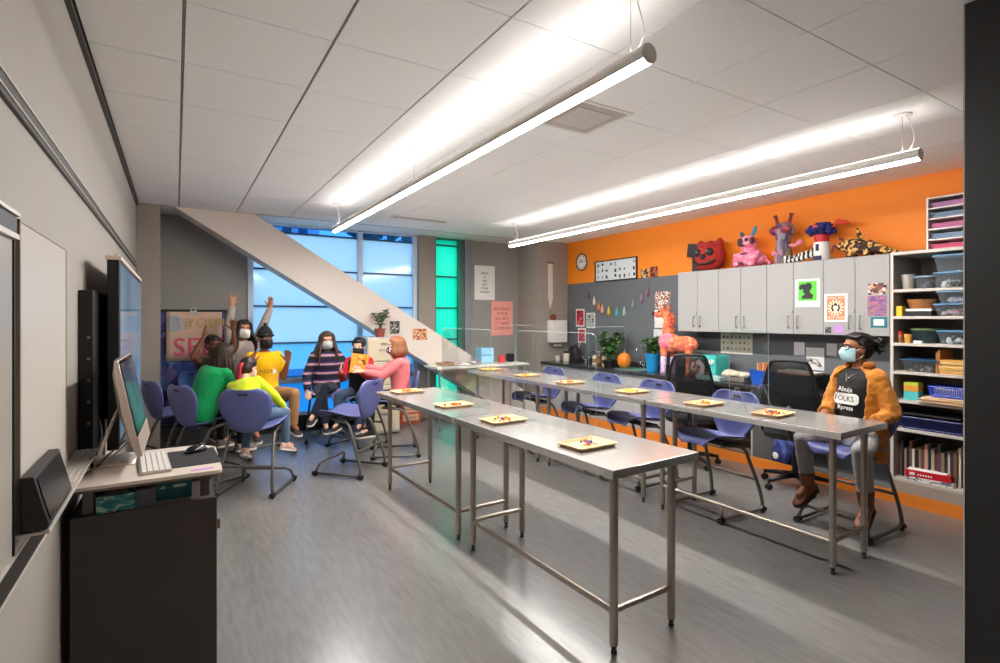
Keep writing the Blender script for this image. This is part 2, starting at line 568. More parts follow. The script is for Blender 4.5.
# outdoors beyond the glass
m_ground = mat('outdoor paving', (120, 130, 110), 0.9, var=0.15, scale=2)
struct(MB().box(-12, 18, YB + 0.16, 40, -0.3, -0.1).build('ground', m_ground), 'ground outside the windows')
m_leaf = mat('outdoor leaves', (70, 110, 90), 0.7, var=0.25, scale=6)
m_bark = mat('outdoor bark', (80, 66, 54), 0.9)
def outdoor_tree(x, y, h, seed, lab):
    t = thing('tree', lab, 'tree', (x, y, -0.1), 0, 'trees outside')
    MB().tube([(0, 0, 0), (0.05, 0, h * 0.4), (0, 0.05, h * 0.75)], [0.16, 0.12, 0.07]).build('trunk', m_bark, t, True)
    rnd = random.Random(seed); b = MB()
    for i in range(420):
        a = rnd.uniform(0, 2 * PI); e = rnd.uniform(-1, 1); r = rnd.uniform(0.55, 1)
        c = V((math.cos(a) * math.sqrt(1 - e * e) * r * 1.7, math.sin(a) * math.sqrt(1 - e * e) * r * 1.5, h * 0.72 + e * h * 0.28 * r))
        s = rnd.uniform(0.14, 0.26)
        q = Euler((rnd.uniform(0, 6), rnd.uniform(0, 6), rnd.uniform(0, 6))).to_matrix()
        b.add([c + q @ V(p) for p in ((-s, 0, 0), (0, -s * 0.4, 0.02), (s, 0, 0), (0, s * 0.4, 0.02))], [(0, 1, 2, 3)])
    b.build('foliage', m_leaf, t)
outdoor_tree(0.6, 13.0, 5.4, 1, 'leafy tree outside, left, seen above the blue window')
outdoor_tree(5.0, 12.2, 5.2, 2, 'leafy tree outside, seen over the right blue panes')
bd = thing('house', 'white house with slatted windows outside, above the blue panes', 'building', (2.4, 16.5, -0.1))
MB().box(-1.3, 1.3, 0, 3.5, 0, 4.6).build('wall', mat('white render', (236, 238, 240), 0.8), bd)
MB().prism([(-1.5, 4.6), (1.5, 4.6), (1.5, 4.75), (0, 5.3), (-1.5, 4.75)], -0.2, 3.7, 'XZ').build('roof', mat('slate roof', (90, 100, 116), 0.8), bd)
for k in range(3):
    MB().box(-0.2 + 0.45 * k, 0.05 + 0.45 * k, -0.03, 0.02, 3.6, 4.4).build('window', mat('house window', (60, 100, 130), 0.3), bd)

# diagonal structural brace from the ceiling down to the floor, in front of the windows
m1 = (1.003 - 2.869) / (3.941 - 0.893)
lowx = 0.031; lowz = ZC + 0.0
def upz(x): return 2.869 + m1 * (x - 0.893)
slope_low = (0.814 - 2.467) / (3.352 - 0.678)
def loz(x): return 2.467 + slope_low * (x - 0.678)
xu0 = 0.893 + (ZC - 2.869) / m1
xl0 = 0.678 + (ZC - 2.467) / slope_low
xu1 = 0.893 + (0 - 2.869) / m1
xl1 = 0.678 + (0 - 2.467) / slope_low
b = MB().prism([(xl0, ZC), (xl1, 0), (min(xu1, 5.2), upz(5.2) if xu1 > 5.2 else 0), (xu0, ZC)] if xu1 <= 5.2 else
               [(xl0, ZC), (xl1, 0), (5.2, 0), (5.2, upz(5.2)), (xu0, ZC)], 7.27, 7.66, 'XZ')
struct(b.build('trim_5', m_beam, bevel=0.004), 'wide cream diagonal brace running from the ceiling down across the windows')

# orange base along the right-hand joinery
b = MB().box(5.285, 5.30, 1.0, YP, 0, 0.105)
struct(b.build('baseboard_right', mat('orange vinyl base', (248, 140, 44), 0.5, var=0.03)), 'orange base under the right-hand cabinets')

# dark door leaf edge and jamb at the right of the doorway
d = bpy.data.objects.new('door_1', None); COL.objects.link(d); d.location = (2.806, 0.876, 0); struct(d, 'black door jamb close by on the right')
m_jamb = mat('black door frame', (30, 29, 28), 0.5, var=0.04)
MB().box(0.0, 0.62, -0.9, 0.0, 0, ZC).build('door_frame', m_jamb, d, bevel=0.006)
MB().box(-0.003, 0.0, -0.007, -0.002, 0, ZC).build('edge_highlight', mat('jamb highlight', (180, 172, 164), 0.4), d)  # pale strip painted as the light caught along the jamb's edge

# left wall: track, boards, tray --------------------------------------------
b = MB()
b.box(XL, XL + 0.016, 0.4, 7.1, 2.176, 2.181, 0)
b.box(XL, XL + 0.015, 0.4, 7.1, 2.181, 2.211, 1)
b.box(XL, XL + 0.018, 0.4, 7.1, 2.211, 2.216, 0)
b.box(XL, XL + 0.012, 0.4, 7.1, 2.160, 2.176, 1)
struct(b.build('trim_6', [mat('satin aluminium', (215, 208, 200), 0.4, metal=0.3), m_dark_alu]), 'dark display rail with pale edges along the left wall')
m_wb = mat('whiteboard enamel', (222, 214, 204), 0.25, var=0.012, scale=2)
w = thing('whiteboard', 'tall pale sliding whiteboard panel on left wall nearest the display screen', 'whiteboard', (XL, 2.326, 0.985))
MB().box(0.002, 0.014, -0.36, 0.36, 0.01, 0.872).build('panel', m_wb, w)
f = MB()
f.box(0.001, 0.0165, -0.369, -0.360, 0, 0.881); f.box(0.001, 0.0165, 0.360, 0.369, 0, 0.881)
f.box(0.001, 0.0165, -0.369, 0.369, 0.872, 0.881); f.box(0.001, 0.0165, -0.369, 0.369, 0, 0.010)
f.build('frame', mat('whiteboard frame', (150, 138, 126), 0.4, metal=0.3), w, bevel=0.002)
w = thing('whiteboard', 'grey whiteboard with dark top rail cut off by left edge of picture', 'whiteboard', (XL, 1.2, 0.92))
MB().box(0.004, 0.010, -0.72, 0.70, 0, 0.9).build('panel', mat('grey board', (176, 168, 160), 0.35, var=0.01), w)
f = MB(); f.box(0.0, 0.022, -0.74, 0.72, 0.882, 0.896, 0); f.box(0, 0.016, -0.74, 0.72, 0.896, 0.945, 1); f.box(0, 0.024, -0.74, 0.72, 0.945, 0.955, 0)
f.build('rail', [MATS['satin aluminium'], m_dark_alu], w)
MB().box(0.0, 0.012, 0.715, 0.722, 0, 0.9).build('frame', mat('dark seam', (40, 36, 33), 0.6), w)
t = thing('marker_tray', 'long grey aluminium marker tray under the whiteboards', 'tray', (XL, 2.1, 0.88))
b = MB()
b.box(0, 0.014, -1.4, 1.35, -0.012, 0.055, 1); b.box(0.0, 0.016, -1.4, 1.35, 0.055, 0.062, 0); b.box(0, 0.016, -1.4, 1.35, -0.02, -0.012, 0)
b.box(0.0, 0.084, -0.17, 0.95, 0.104, 0.110, 0); b.box(0.078, 0.084, -0.17, 0.95, 0.110, 0.114, 0); b.box(0, 0.006, -0.17, 0.95, 0.062, 0.104, 0)
for k in range(3): b.box(0.018 + 0.022 * k, 0.024 + 0.022 * k, 0.35, 0.95, 0.110, 0.113, 0)
b.build('tray_rail', [MATS['satin aluminium'], m_dark_alu], t)
# ------------------------------------------------------------------ stainless work tables
def steel_material():
    m, nt, N, L, b = new_mat('brushed stainless steel')
    tc = N.new('ShaderNodeTexCoord'); mp = N.new('ShaderNodeMapping'); mp.inputs['Scale'].default_value = (120, 2, 120)
    L.new(tc.outputs['Object'], mp.inputs['Vector'])
    nz = N.new('ShaderNodeTexNoise'); nz.inputs['Scale'].default_value = 4; nz.inputs['Detail'].default_value = 3
    L.new(mp.outputs['Vector'], nz.inputs['Vector'])
    mr = N.new('ShaderNodeMapRange'); mr.inputs['To Min'].default_value = 0.20; mr.inputs['To Max'].default_value = 0.23
    L.new(nz.outputs['Fac'], mr.inputs['Value']); L.new(mr.outputs['Result'], b.inputs['Roughness'])
    b.inputs['Base Color'].default_value = lin((222, 219, 215)); b.inputs['Metallic'].default_value = 0.78
    return m
m_steel = steel_material()
m_leg = mat('steel tube', (176, 164, 152), 0.30, metal=0.9, var=0.03)
m_foot = mat('table foot', (70, 64, 60), 0.4, metal=0.6)
def make_table(label):
    t = thing('work_table', label, 'table', group='stainless work tables')
    HX, HY, Ht = 0.305, 0.758, 0.905
    b = MB(); b.box(-HX, HX, -HY, HY, Ht - 0.012, Ht)
    b.box(-HX, -HX + 0.004, -HY, HY, Ht - 0.042, Ht - 0.01); b.box(HX - 0.004, HX, -HY, HY, Ht - 0.042, Ht - 0.01)
    b.box(-HX, HX, -HY, -HY + 0.004, Ht - 0.042, Ht - 0.01); b.box(-HX, HX, HY - 0.004, HY, Ht - 0.042, Ht - 0.01)
    b.build('tabletop', m_steel, t, bevel=0.003)
    MB().box(-0.2, 0.2, -0.66, 0.66, Ht - 0.045, Ht - 0.014).build('under_channel', m_leg, t, bevel=0.003)
    lx, ly = 0.205, 0.664
    for sx in (-1, 1):
        for sy in (-1, 1):
            x, y = sx * lx, sy * ly
            b = MB(); b.cyl((x, y, 0.045), (x, y, Ht - 0.03), 0.0205, n=20)
            b.cyl((x, y, Ht - 0.075), (x, y, Ht - 0.03), 0.027, n=20)
            g = b.build('leg', m_leg, t, 40)
            MB().lathe([(0.010, 0.0), (0.015, 0.004), (0.015, 0.014), (0.010, 0.022), (0.018, 0.046), (0.0205, 0.05)], (x, y, 0), 18).build('foot', m_foot, g, 40)
    z = 0.205
    for sy in (-1, 1):
        MB().cyl((-lx, sy * ly, z), (lx, sy * ly, z), 0.0155, n=16).build('rail', m_leg, t, 40)
    MB().cyl((-lx, -ly, z - 0.005), (-lx, ly, z - 0.005), 0.0155, n=16).build('stretcher', m_leg, t, 40)
    return t
tb0 = make_table('stainless work table nearest the camera, in the left row')
a1 = math.radians(1.5); a2 = math.radians(1.0)
tb0.location = (1.957, 2.525, 0); tb0.rotation_euler = (0, 0, a1)
tb = [tb0,
      dup(tb0, (1.917, 4.062, 0), a1, 'stainless work table farther back in the left row, beside the empty chair'),
      dup(tb0, (3.672, 2.39, 0), a2, 'stainless work table in front of the adult in the mustard jacket'),
      dup(tb0, (3.645, 3.925, 0), a2, 'stainless work table in the middle of the right row'),
      dup(tb0, (3.618, 5.46, 0), a2, 'stainless work table at the far window end of the right row')]

# ------------------------------------------------------------------ sled-base classroom chairs
m_shell = mat('periwinkle moulded plastic', (96, 102, 156), 0.36, var=0.02, scale=8, bump=0.02, bscale=500)
m_tubeg = mat('graphite tube', (112, 106, 100), 0.35, metal=0.55, var=0.04)
m_glide = mat('black glide', (16, 15, 15), 0.5)
def shell_mesh():
    prof = [(.268, .575, .105), (.268, .600, .140), (.245, .619, .185), (.19, .626, .215), (.10, .618, .230), (.0, .602, .228), (-.08, .586, .210),
            (-.145, .572, .165), (-.188, .572, .128), (-.214, .598, .128), (-.230, .655, .172), (-.244, .730, .216), (-.257, .815, .240),
            (-.268, .885, .232), (-.276, .938, .188), (-.280, .960, .120)]
    pts = catmull([V((p[2], p[0], p[1])) for p in prof], 3)
    n = len(pts) - 1
    def fn(u, v):
        i = min(int(round(v * n)), n); p = pts[i]
        s = u * 2 - 1
        t = (pts[min(i + 1, n)] - pts[max(i - 1, 0)]); t = V((0, t.y, t.z)).normalized()
        nr = V((0, -t.z, t.y)) * -1.0
        if nr.z < 0 and abs(nr.z) > 0.5: nr = -nr
        if v > 0.55: nr = V((0, abs(nr.y), nr.z if nr.y > 0 else -nr.z))
        lift = 0.034 * abs(s) ** 2.4
        return V((p.x * s, p.y, p.z)) + nr * lift
    b = MB(); b.grid(fn, 14, n)
    return b.mesh('seat_shell')
def make_chair(label):
    t = thing('classroom_chair', label, 'chair', group='sled-base classroom chairs')
    sh = link('seat_shell', shell_mesh(), m_shell, t, True, solid=0.011)
    MB().prism(rrect(0.085, 0.020, 0.009, 3, 0, 0), -0.009, 0.009, 'XZ').build('hand_slot', m_glide, sh)
    o = [c for c in sh.children][-1]; o.location = (0, -0.270, 0.918); o.rotation_euler = (math.radians(14), 0, 0)
    for s in (-1, 1):
        pts = fillet([(s * .245, .27, .030), (s * .250, -.262, .030), (s * .236, -.225, .20), (s * .195, -.085, .548), (s * .160, .15, .572)], 0.075, 6)
        g = MB().tube(pts, 0.0145, 10).build('leg', m_tubeg, t, True)
        for y in (-.250, .262):
            b = MB(); b.cyl((s * .248, y - .026, .028), (s * .248, y + .026, .028), .022, n=12); b.cyl((s * .248, y, 0), (s * .248, y, .012), .013, n=10)
            b.build('glide', m_glide, g, 40)
    MB().tube(fillet([(-.246, .262, .03), (-.226, .225, .135), (.226, .225, .135), (.246, .262, .03)], .06, 5), 0.0125, 10).build('foot_rail', m_tubeg, t, True)
    MB().cyl((-.232, -.203, .27), (.232, -.203, .27), .012).build('crossbar', m_tubeg, t, 40)
    b = MB(); b.box(-.195, .195, -.045, -.01, .545, .575); b.box(-.17, .17, .09, .125, .566, .598)
    b.build('seat_bracket', m_glide, t, bevel=0.004)
    return t
def face(fx, fy): return math.atan2(-fx, fy)
ch0 = make_chair('empty blue chair seen from the side beside the taupe pilaster and wall screen')
ch0.location = (0.0, 6.50, 0); ch0.rotation_euler = (0, 0, face(.92, .4))
def chair(x, y, fx, fy, label): return dup(ch0, (x, y, 0), face(fx, fy), label)
chair(0.25, 5.90, .88, .47, 'blue chair under the person in the green sweater')
chair(0.64, 5.37, .51, .86, 'blue chair seen square from behind, under the child in neon yellow')
chD = chair(1.56, 5.50, -.67, .74, 'empty blue chair turned away at the far end of the left table row')
chE = chair(2.20, 5.95, -.95, .30, 'blue chair under the person in the pink sweater')
chF = chair(1.95, 6.60, -.85, -.50, 'blue chair under the child in red behind the orange sheet')
chG = chair(1.70, 7.18, -.2, -.98, 'blue chair under the long-haired person in the striped sweater')
chH = chair(0.90, 6.80, .2, -.98, 'blue chair under the person in the yellow shirt and black beanie')
chJ = chair(0.36, 7.15, .75, -.66, 'blue chair under the person in black raising bare brown arms')
chAd = chair(4.40, 2.06, -1, 0.0, 'blue chair under the adult in the mustard jacket')
chair(3.86, 2.83, -1, 0.03, 'empty blue chair tucked at the right table row, nearest the adult')
chair(3.90, 3.73, -1, 0.02, 'empty blue chair at the right table row, second from the adult')
chair(3.90, 4.46, -1, 0.0, 'empty blue chair at the right table row, third from the adult')
chair(3.88, 5.42, -1, 0.05, 'empty blue chair at the right table row, nearest the windows')

# ------------------------------------------------------------------ office chairs
m_mesh = mat('black mesh fabric', (30, 30, 33), 0.8, var=0.15, scale=200)
def mesh_back_material():
    m, nt, N, L, b = new_mat('open black net')
    b.inputs['Base Color'].default_value = lin((20, 21, 24)); b.inputs['Roughness'].default_value = 0.7
    tr = N.new('ShaderNodeBsdfTransparent'); ms = N.new('ShaderNodeMixShader')
    tc = N.new('ShaderNodeTexCoord'); vo = N.new('ShaderNodeTexChecker'); vo.inputs['Scale'].default_value = 260
    L.new(tc.outputs['Object'], vo.inputs['Vector'])
    mr = N.new('ShaderNodeMapRange'); mr.inputs['To Min'].default_value = 0.45; mr.inputs['To Max'].default_value = 0.75
    L.new(vo.outputs['Fac'], mr.inputs['Value'])
    L.new(mr.outputs['Result'], ms.inputs['Fac']); L.new(tr.outputs[0], ms.inputs[1]); L.new(b.outputs[0], ms.inputs[2])
    L.new(ms.outputs[0], N['Material Output'].inputs['Surface'])
    return m
m_net = mesh_back_material()
def office_chair(label, loc, rz):
    t = thing('office_chair', label, 'chair', loc, rz, 'black office chairs')
    for k in range(5):
        a = 2 * PI * k / 5 + 0.3
        d = V((math.cos(a), math.sin(a), 0))
        g = MB().tube([d * .03 + V((0, 0, .115)), d * .16 + V((0, 0, .105)), d * .30 + V((0, 0, .082))], [.026, .022, .017], 10).build('base_arm', m_black, t, True)
        c = d * .30; q = V((-d.y, d.x, 0))
        b = MB()
        for s in (-1, 1): b.cyl(c + q * (s * .012 - .008) + V((0, 0, .028)), c + q * (s * .012 + .008) + V((0, 0, .028)), .028, n=16)
        b.cyl(c + V((0, 0, .03)), c + V((0, 0, .08)), .010)
        b.build('caster', m_glide, g, 40)
    MB().lathe([(.04, .09), (.045, .14), (.028, .16), (.028, .30), (.018, .31), (.018, .46), (.05, .47)], n=18).build('gas_column', m_black, t, 40)
    b = MB(); b.ring_loft([[(x * w, y * w - .0, z) for x, y in rrect(.50, .48, .12, 4)] for z, w in ((.47, .86), (.485, .98), (.53, 1.0), (.55, .94), (.556, .7))])
    b.build('seat', m_mesh, t, 40)
    fr = catmull([(-.20, -.235, .62), (-.235, -.255, .78), (-.205, -.29, 1.0), (-.155, -.315, 1.17), (-.10, -.325, 1.205), (.10, -.325, 1.205), (.155, -.315, 1.17), (.205, -.29, 1.0), (.235, -.255, .78), (.20, -.235, .62)], 5, True)
    MB().tube(fr, .015, 8, closed=True).build('back_frame', m_black, t, True)
    def fn(u, v):
        z = .62 + .575 * v; w = .205 + .03 * math.sin(PI * min(1, v * 1.1)) - .065 * v * v
        s = u * 2 - 1
        return (w * s, -.238 - .085 * v - .02 * (1 - s * s), z)
    MB().grid(fn, 10, 12).build('backrest', m_net, t, True, solid=.003)
    MB().tube(catmull([(0, -.05, .47), (0, -.24, .50), (0, -.29, .62), (0, -.30, .80)], 4), [.025] * 12 + [.02], 8).build('spine', m_black, t, True)
    for s in (-1, 1):
        b = MB(); b.tube(fillet([(s * .20, -.02, .49), (s * .28, -.02, .50), (s * .28, -.02, .70)], .04), .014, 8); b.ring_loft([[(s * .28 + x, -.0 + y, z) for x, y in rrect(.075, .25, .03, 3)] for z in (.70, .73)])
        b.build('armrest', m_black, t, 40)
    return t
office_chair('black mesh office chair beside the pink and orange animal sculpture', (4.81, 3.86, 0), math.radians(-52))
office_chair('black office chair on casters just behind the adult in mustard', (4.98, 2.80, 0), math.radians(-70))

# ------------------------------------------------------------------ joinery on the right wall
m_cab = mat('pale grey laminate', (166, 164, 162), 0.45, var=0.01, scale=3)
m_cab_edge = mat('cabinet carcass shadow gap', (96, 90, 86), 0.7)
m_lam = mat('grey base cabinet laminate', (176, 174, 174), 0.5, var=0.015)
m_counter = mat('black speckled counter', (52, 52, 54), 0.22, var=0.2, scale=240)
m_inside = mat('cabinet interior brown', (112, 88, 72), 0.6, var=0.05)
seams = [4.616, 4.319, 4.021, 3.729, 3.417, 3.121, 2.819, 2.531, 2.243]
CX0, CZ0, CZ1 = 5.517, 1.425, 2.172
units = [(0, 2), (2, 4), (4, 6), (6, 8)]
ulab = ['upper wall cabinet farthest left, next to the orange animal sculpture', 'upper wall cabinet above the turquoise machine, second from the left',
        'upper wall cabinet with the green print, third from the left', 'upper wall cabinet at the right with purple and teal pictures, above the adult']
for (i0, i2), lab in zip(units, ulab):
    ya, ym, yb = seams[i2], seams[i0 + 1], seams[i0]
    t = thing('wall_cabinet', lab, 'cabinet', (5.847, ya, CZ0), 0, 'pale upper wall cabinets')
    w = yb - ya
    MB().box(-0.312, -0.001, 0.002, w - 0.002, 0, CZ1 - CZ0).build('body', m_cab_edge, t)
    MB().box(-0.330, -0.001, 0.0, w, CZ1 - CZ0 + 0.0005, CZ1 - CZ0 + 0.004).build('top_panel', m_cab, t)
    for k, (p, q) in enumerate(((0.0025, ym - ya - 0.002), (ym - ya + 0.002, w - 0.0025))):
        d = MB().box(-0.332, -0.313, p, q, 0.002, CZ1 - CZ0 - 0.001).build('door', m_cab, t, bevel=0.0015)
        hy = q - 0.045 if k == 0 else p + 0.045
        hb = MB(); hb.tube(fillet([(-.332, hy, .065), (-.362, hy, .065), (-.362, hy, .185), (-.332, hy, .185)], .012, 4), .0055, 8)
        hb.build('handle', m_alu, d, True)
        if k == 1:
            lk = MB(); lk.cyl((-.332, p + .012, .235), (-.345, p + .012, .235), .011, n=14); lk.build('lock', m_alu, d, 40)
# base cabinets: closed units from the far corner, an open shelf unit, a knee space, then the shelving
BX = 5.30; BT = 0.83
ylist = [7.27, 6.60, 5.90, 5.20, 4.50]
blab = ['grey base cabinet in the far right corner', 'grey base cabinet below the wreath and soap bottles', 'grey base cabinet below the pumpkin', 'grey base cabinet below the blue plant pot']
for i in range(4):
    y1, y0 = ylist[i], ylist[i + 1]
    t = thing('base_cabinet', blab[i], 'cabinet', (5.846, y0, 0), 0, 'grey base cabinets')
    w = y1 - y0
    MB().box(-.525, -.0, .002, w - .002, .0, BT).build('body', m_lam, t)
    for k in range(2):
        p = .003 + k * w / 2; q = w / 2 - .002 + k * w / 2
        d = MB().box(-.545, -.526, p, q, .11, BT - .01).build('door', m_lam, t, bevel=.002)
        hy = q - .05 if k == 0 else p + .05
        MB().tube(fillet([(-.545, hy, .62), (-.575, hy, .62), (-.575, hy, .74), (-.545, hy, .74)], .012, 4), .0055, 8).build('handle', m_alu, d, True)
t = thing('open_shelf_unit', 'open brown shelf unit under the counter holding helmets', 'shelf', (5.846, 3.44, 0))
b = MB(); w = 1.05
b.box(-.545, 0, 0, .02, 0, BT, 1); b.box(-.545, 0, w - .02, w, 0, BT); b.box(-.02, 0, .02, w - .02, 0, BT); b.box(-.545, 0, .02, w - .02, .10, .12)
b.box(-.545, 0, .02, w - .02, BT - .02, BT)
b.box(-.548, -.545, -.001, .021, 0, BT, 1)
b.build('carcass', [m_inside, m_cab], t, bevel=.002)
MB().box(-.53, -.02, .02, w - .02, .46, .48).build('shelf', m_inside, t)
MB().box(-.53, -.02, w * .78, w * .78 + .018, .12, .46).build('divider', m_inside, t)
ct = MB(); ct.box(5.262, 5.846, 2.16, 7.279, .83, .865); ct.box(5.82, 5.846, 2.16, 7.279, .865, .94)
tag(ct.build('countertop', m_counter, bevel=.004), 'long dark countertop along the right wall', 'countertop')
# sink: basin rim and gooseneck tap
t = thing('sink', 'small sink with green tinted basin set in the dark counter', 'sink', (5.55, 5.40, .866))
b = MB()
ro = rrect(.42, .50, .05, 4); ri = rrect(.36, .44, .04, 4)
b.ring_loft([[(x, y, 0) for x, y in ro], [(x, y, .006) for x, y in ro], [(x, y, .006) for x, y in ri], [(x, y, .001) for x, y in ri]], cap=False)
b.build('rim', m_alu, t)
MB().prism(ri, 0.0, .002).build('basin', mat('sea green basin', (96, 160, 140), .3), t)
def tap(loc, lab):
    t = thing('faucet', lab, 'faucet', loc, 0, 'gooseneck taps')
    m_chrome = mat('chrome', (225, 225, 228), .2, metal=1, var=.01)
    b = MB(); b.lathe([(.032, 0), (.032, .008), (.02, .014), (.018, .06), (.012, .065)], n=18)
    b.build('base', m_chrome, t, 40)
    MB().tube(catmull([(0, 0, .05), (0, 0, .24), (-.03, 0, .31), (-.09, 0, .33), (-.14, 0, .30), (-.155, 0, .24)], 5), .010, 10).build('spout', m_chrome, t, True)
    for s in (-1, 1):
        b = MB(); b.tube([(0, s * .02, .045), (0, s * .075, .075)], .008); b.tube([(0, s * .075, .06), (0, s * .078, .10)], .012)
        b.build('tap_handle', m_chrome, t, True)
tap((5.72, 5.38, .866), 'chrome gooseneck tap between the pumpkin and the blue plant pot')
tap((5.70, 6.62, .866), 'chrome gooseneck tap beside the dark wreath in the far corner')

# tall open bookcase
KX, KY0, KY1, KZ = 5.285, 1.02, 2.146, 2.158
m_shelf = mat('bookcase pale laminate', (206, 196, 186), .5, var=.015)
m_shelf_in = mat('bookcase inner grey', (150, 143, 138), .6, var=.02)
t = thing('bookcase', 'tall open bookcase full of boxes and books behind the adult', 'bookcase', (5.846, KY0, 0))
W = KY1 - KY0; DX = KX - 5.846
for p_, q_ in ((W - .022, W), (0, .022)): MB().box(DX + .004, 0, p_, q_, .0, KZ).build('side_panel', m_shelf_in, t, bevel=.0015)
b = MB(); b.box(DX, DX + .0038, W - .022, W, .0, KZ - .0265); b.box(DX, DX + .0038, 0, .022, .0, KZ - .0265); b.build('edge_band', m_shelf, t)
MB().box(-.012, 0, .022, W - .022, .02, KZ - .02).build('back_panel', m_shelf_in, t)
MB().box(DX, 0, 0, W, KZ - .026, KZ).build('top_panel', m_shelf, t, bevel=.0015)
SH = [0.222, 0.650, 0.892, 1.137, 1.379, 1.608, 1.838]
for i, z in enumerate(SH):
    MB().box(DX + .002, -.012, .022, W - .022, z - .024, z).build('shelf', m_shelf, t, bevel=.0015)
MB().box(DX + .002, DX + .02, .022, W - .022, .0, .198).build('kick_panel', mat('kick panel', (178, 160, 146), .55), t)

# ------------------------------------------------------------------ cart, computer, screen
m_cart = mat('dark umber laminate', (62, 53, 48), .42, var=.05, scale=6)
m_cart_in = mat('cart interior', (34, 30, 28), .5)
t = thing('media_cart', 'dark brown media cart standing in the left foreground', 'cart', (-.355, 2.65, 0))
b = MB(); b.box(0, .51, 0, .022, .06, .80); b.box(0, .51, .46, .482, .06, .80); b.box(0, .02, .022, .46, .06, .80); b.box(.0, .49, .022, .46, .06, .085); b.box(.0, .49, .022, .46, .745, .765)
b.build('body', m_cart, t, bevel=.002)
d = MB().box(.491, .511, .024, .458, .07, .76).build('door', m_cart, t, bevel=.002)
MB().box(.5115, .522, -.004, .012, .66, .70).build('hinge', mat('hinge bronze', (120, 98, 84), .4, metal=.6), d)
for x, y in ((.06, .06), (.45, .06), (.06, .42), (.45, .42)):
    b = MB(); b.cyl((x, y - .012, .03), (x, y + .012, .03), .03, n=16); b.cyl((x, y, .03), (x, y, .062), .012); b.build('caster', m_glide, t, 40)
for x, y in ((.055, .04), (.465, .06), (.055, .44), (.465, .44)):
    MB().box(x - .018, x + .018, y - .018, y + .018, .80, .905).build('post', mat('post grey', (96, 88, 82), .35, metal=.5), t, bevel=.002)
def topshape(z):
    pts = [(-.03, -.045), (.50, -.045)]
    for k in range(9):
        a = -PI / 2 + PI / 2 * k / 8; pts.append((.50 + .03 * math.cos(a), -.015 + .03 * math.sin(a)))
    for k in range(9):
        a = PI / 2 * k / 8; pts.append((.40 + .13 * math.cos(a), .40 + .13 * math.sin(a)))
    pts += [(-.03, .53)]
    return pts
b = MB(); b.prism(topshape(0), .905, .914, 'XY', 1); b.prism(topshape(0), .9142, .929, 'XY', 0)
b.build('worktop', [mat('cart worktop pale', (214, 200, 188), .4, var=.02), mat('cart worktop edge', (108, 86, 72), .5)], t, bevel=.002)

def box_carton(loc, size, rz, label, col, accent):
    t = thing('tissue_box', label, 'box', loc, rz, 'teal cartons on the cart')
    MB().box(-size[0] / 2, size[0] / 2, -size[1] / 2, size[1] / 2, 0, size[2]).build('carton', col, t, bevel=.002)
    MB().prism(rrect(size[0] * .6, size[1] * .5, .02, 4), size[2], size[2] + .001).build('opening', accent, t)
    return t
m_teal1 = mat_patches('teal printed card', [(20, 120, 124), (70, 150, 148), (176, 206, 196), (24, 134, 130)], 14, .5, 'NOISE', stretch=(1, 1, 2.4))
m_teal2 = mat('teal card', (10, 104, 112), .45, var=.06)
m_pale = mat('pale card', (222, 226, 220), .6)
box_carton((-.21, 2.715, .8005), (.13, .105, .066), .03, 'teal and sea-green patterned tissue carton at the front left of the cart shelf', m_teal1, m_pale)
c2 = box_carton((-.005, 2.77, .8005), (.135, .10, .075), -.02, 'plain teal carton at the right end of the cart shelf', m_teal2, m_pale)
MB().prism(rrect(.05, .012, .004, 2, .02, .055), -.0508, -.0500, 'XZ').build('print', m_pale, c2)
MB().prism([(-.055, .05), (-.04, .06), (-.03, .05), (-.042, .047)], -.0508, -.0500, 'XZ').build('print', m_pale, c2)

# all-in-one computer
m_imac = mat('satin aluminium case', (214, 196, 182), .34, metal=.55, var=.01)
m_glass = mat('dark glossy screen', (18, 22, 28), .06, var=.02, coat=.6)
def screen_material(name, cols, scale, strength):
    m, nt, N, L, b = new_mat(name)
    tc = N.new('ShaderNodeTexCoord'); nz = N.new('ShaderNodeTexNoise'); nz.inputs['Scale'].default_value = scale; nz.inputs['Detail'].default_value = 1
    L.new(tc.outputs['Object'], nz.inputs['Vector'])
    rp = N.new('ShaderNodeValToRGB'); el = rp.color_ramp.elements
    el[0].color = lin(cols[0]); el[0].position = .35; el[1].color = lin(cols[1]); el[1].position = .65
    L.new(nz.outputs['Fac'], rp.inputs['Fac'])
    b.inputs['Base Color'].default_value = lin((20, 22, 26)); b.inputs['Roughness'].default_value = .08
    L.new(rp.outputs['Color'], b.inputs['Emission Color']); b.inputs['Emission Strength'].default_value = strength
    return m
def rot_cols(x, y, z): return Matrix((x, y, z)).transposed()
t = thing('desktop_computer', 'silver all-in-one computer tilted back on the media cart', 'computer', (-.125, 2.99, .9295), math.radians(89))
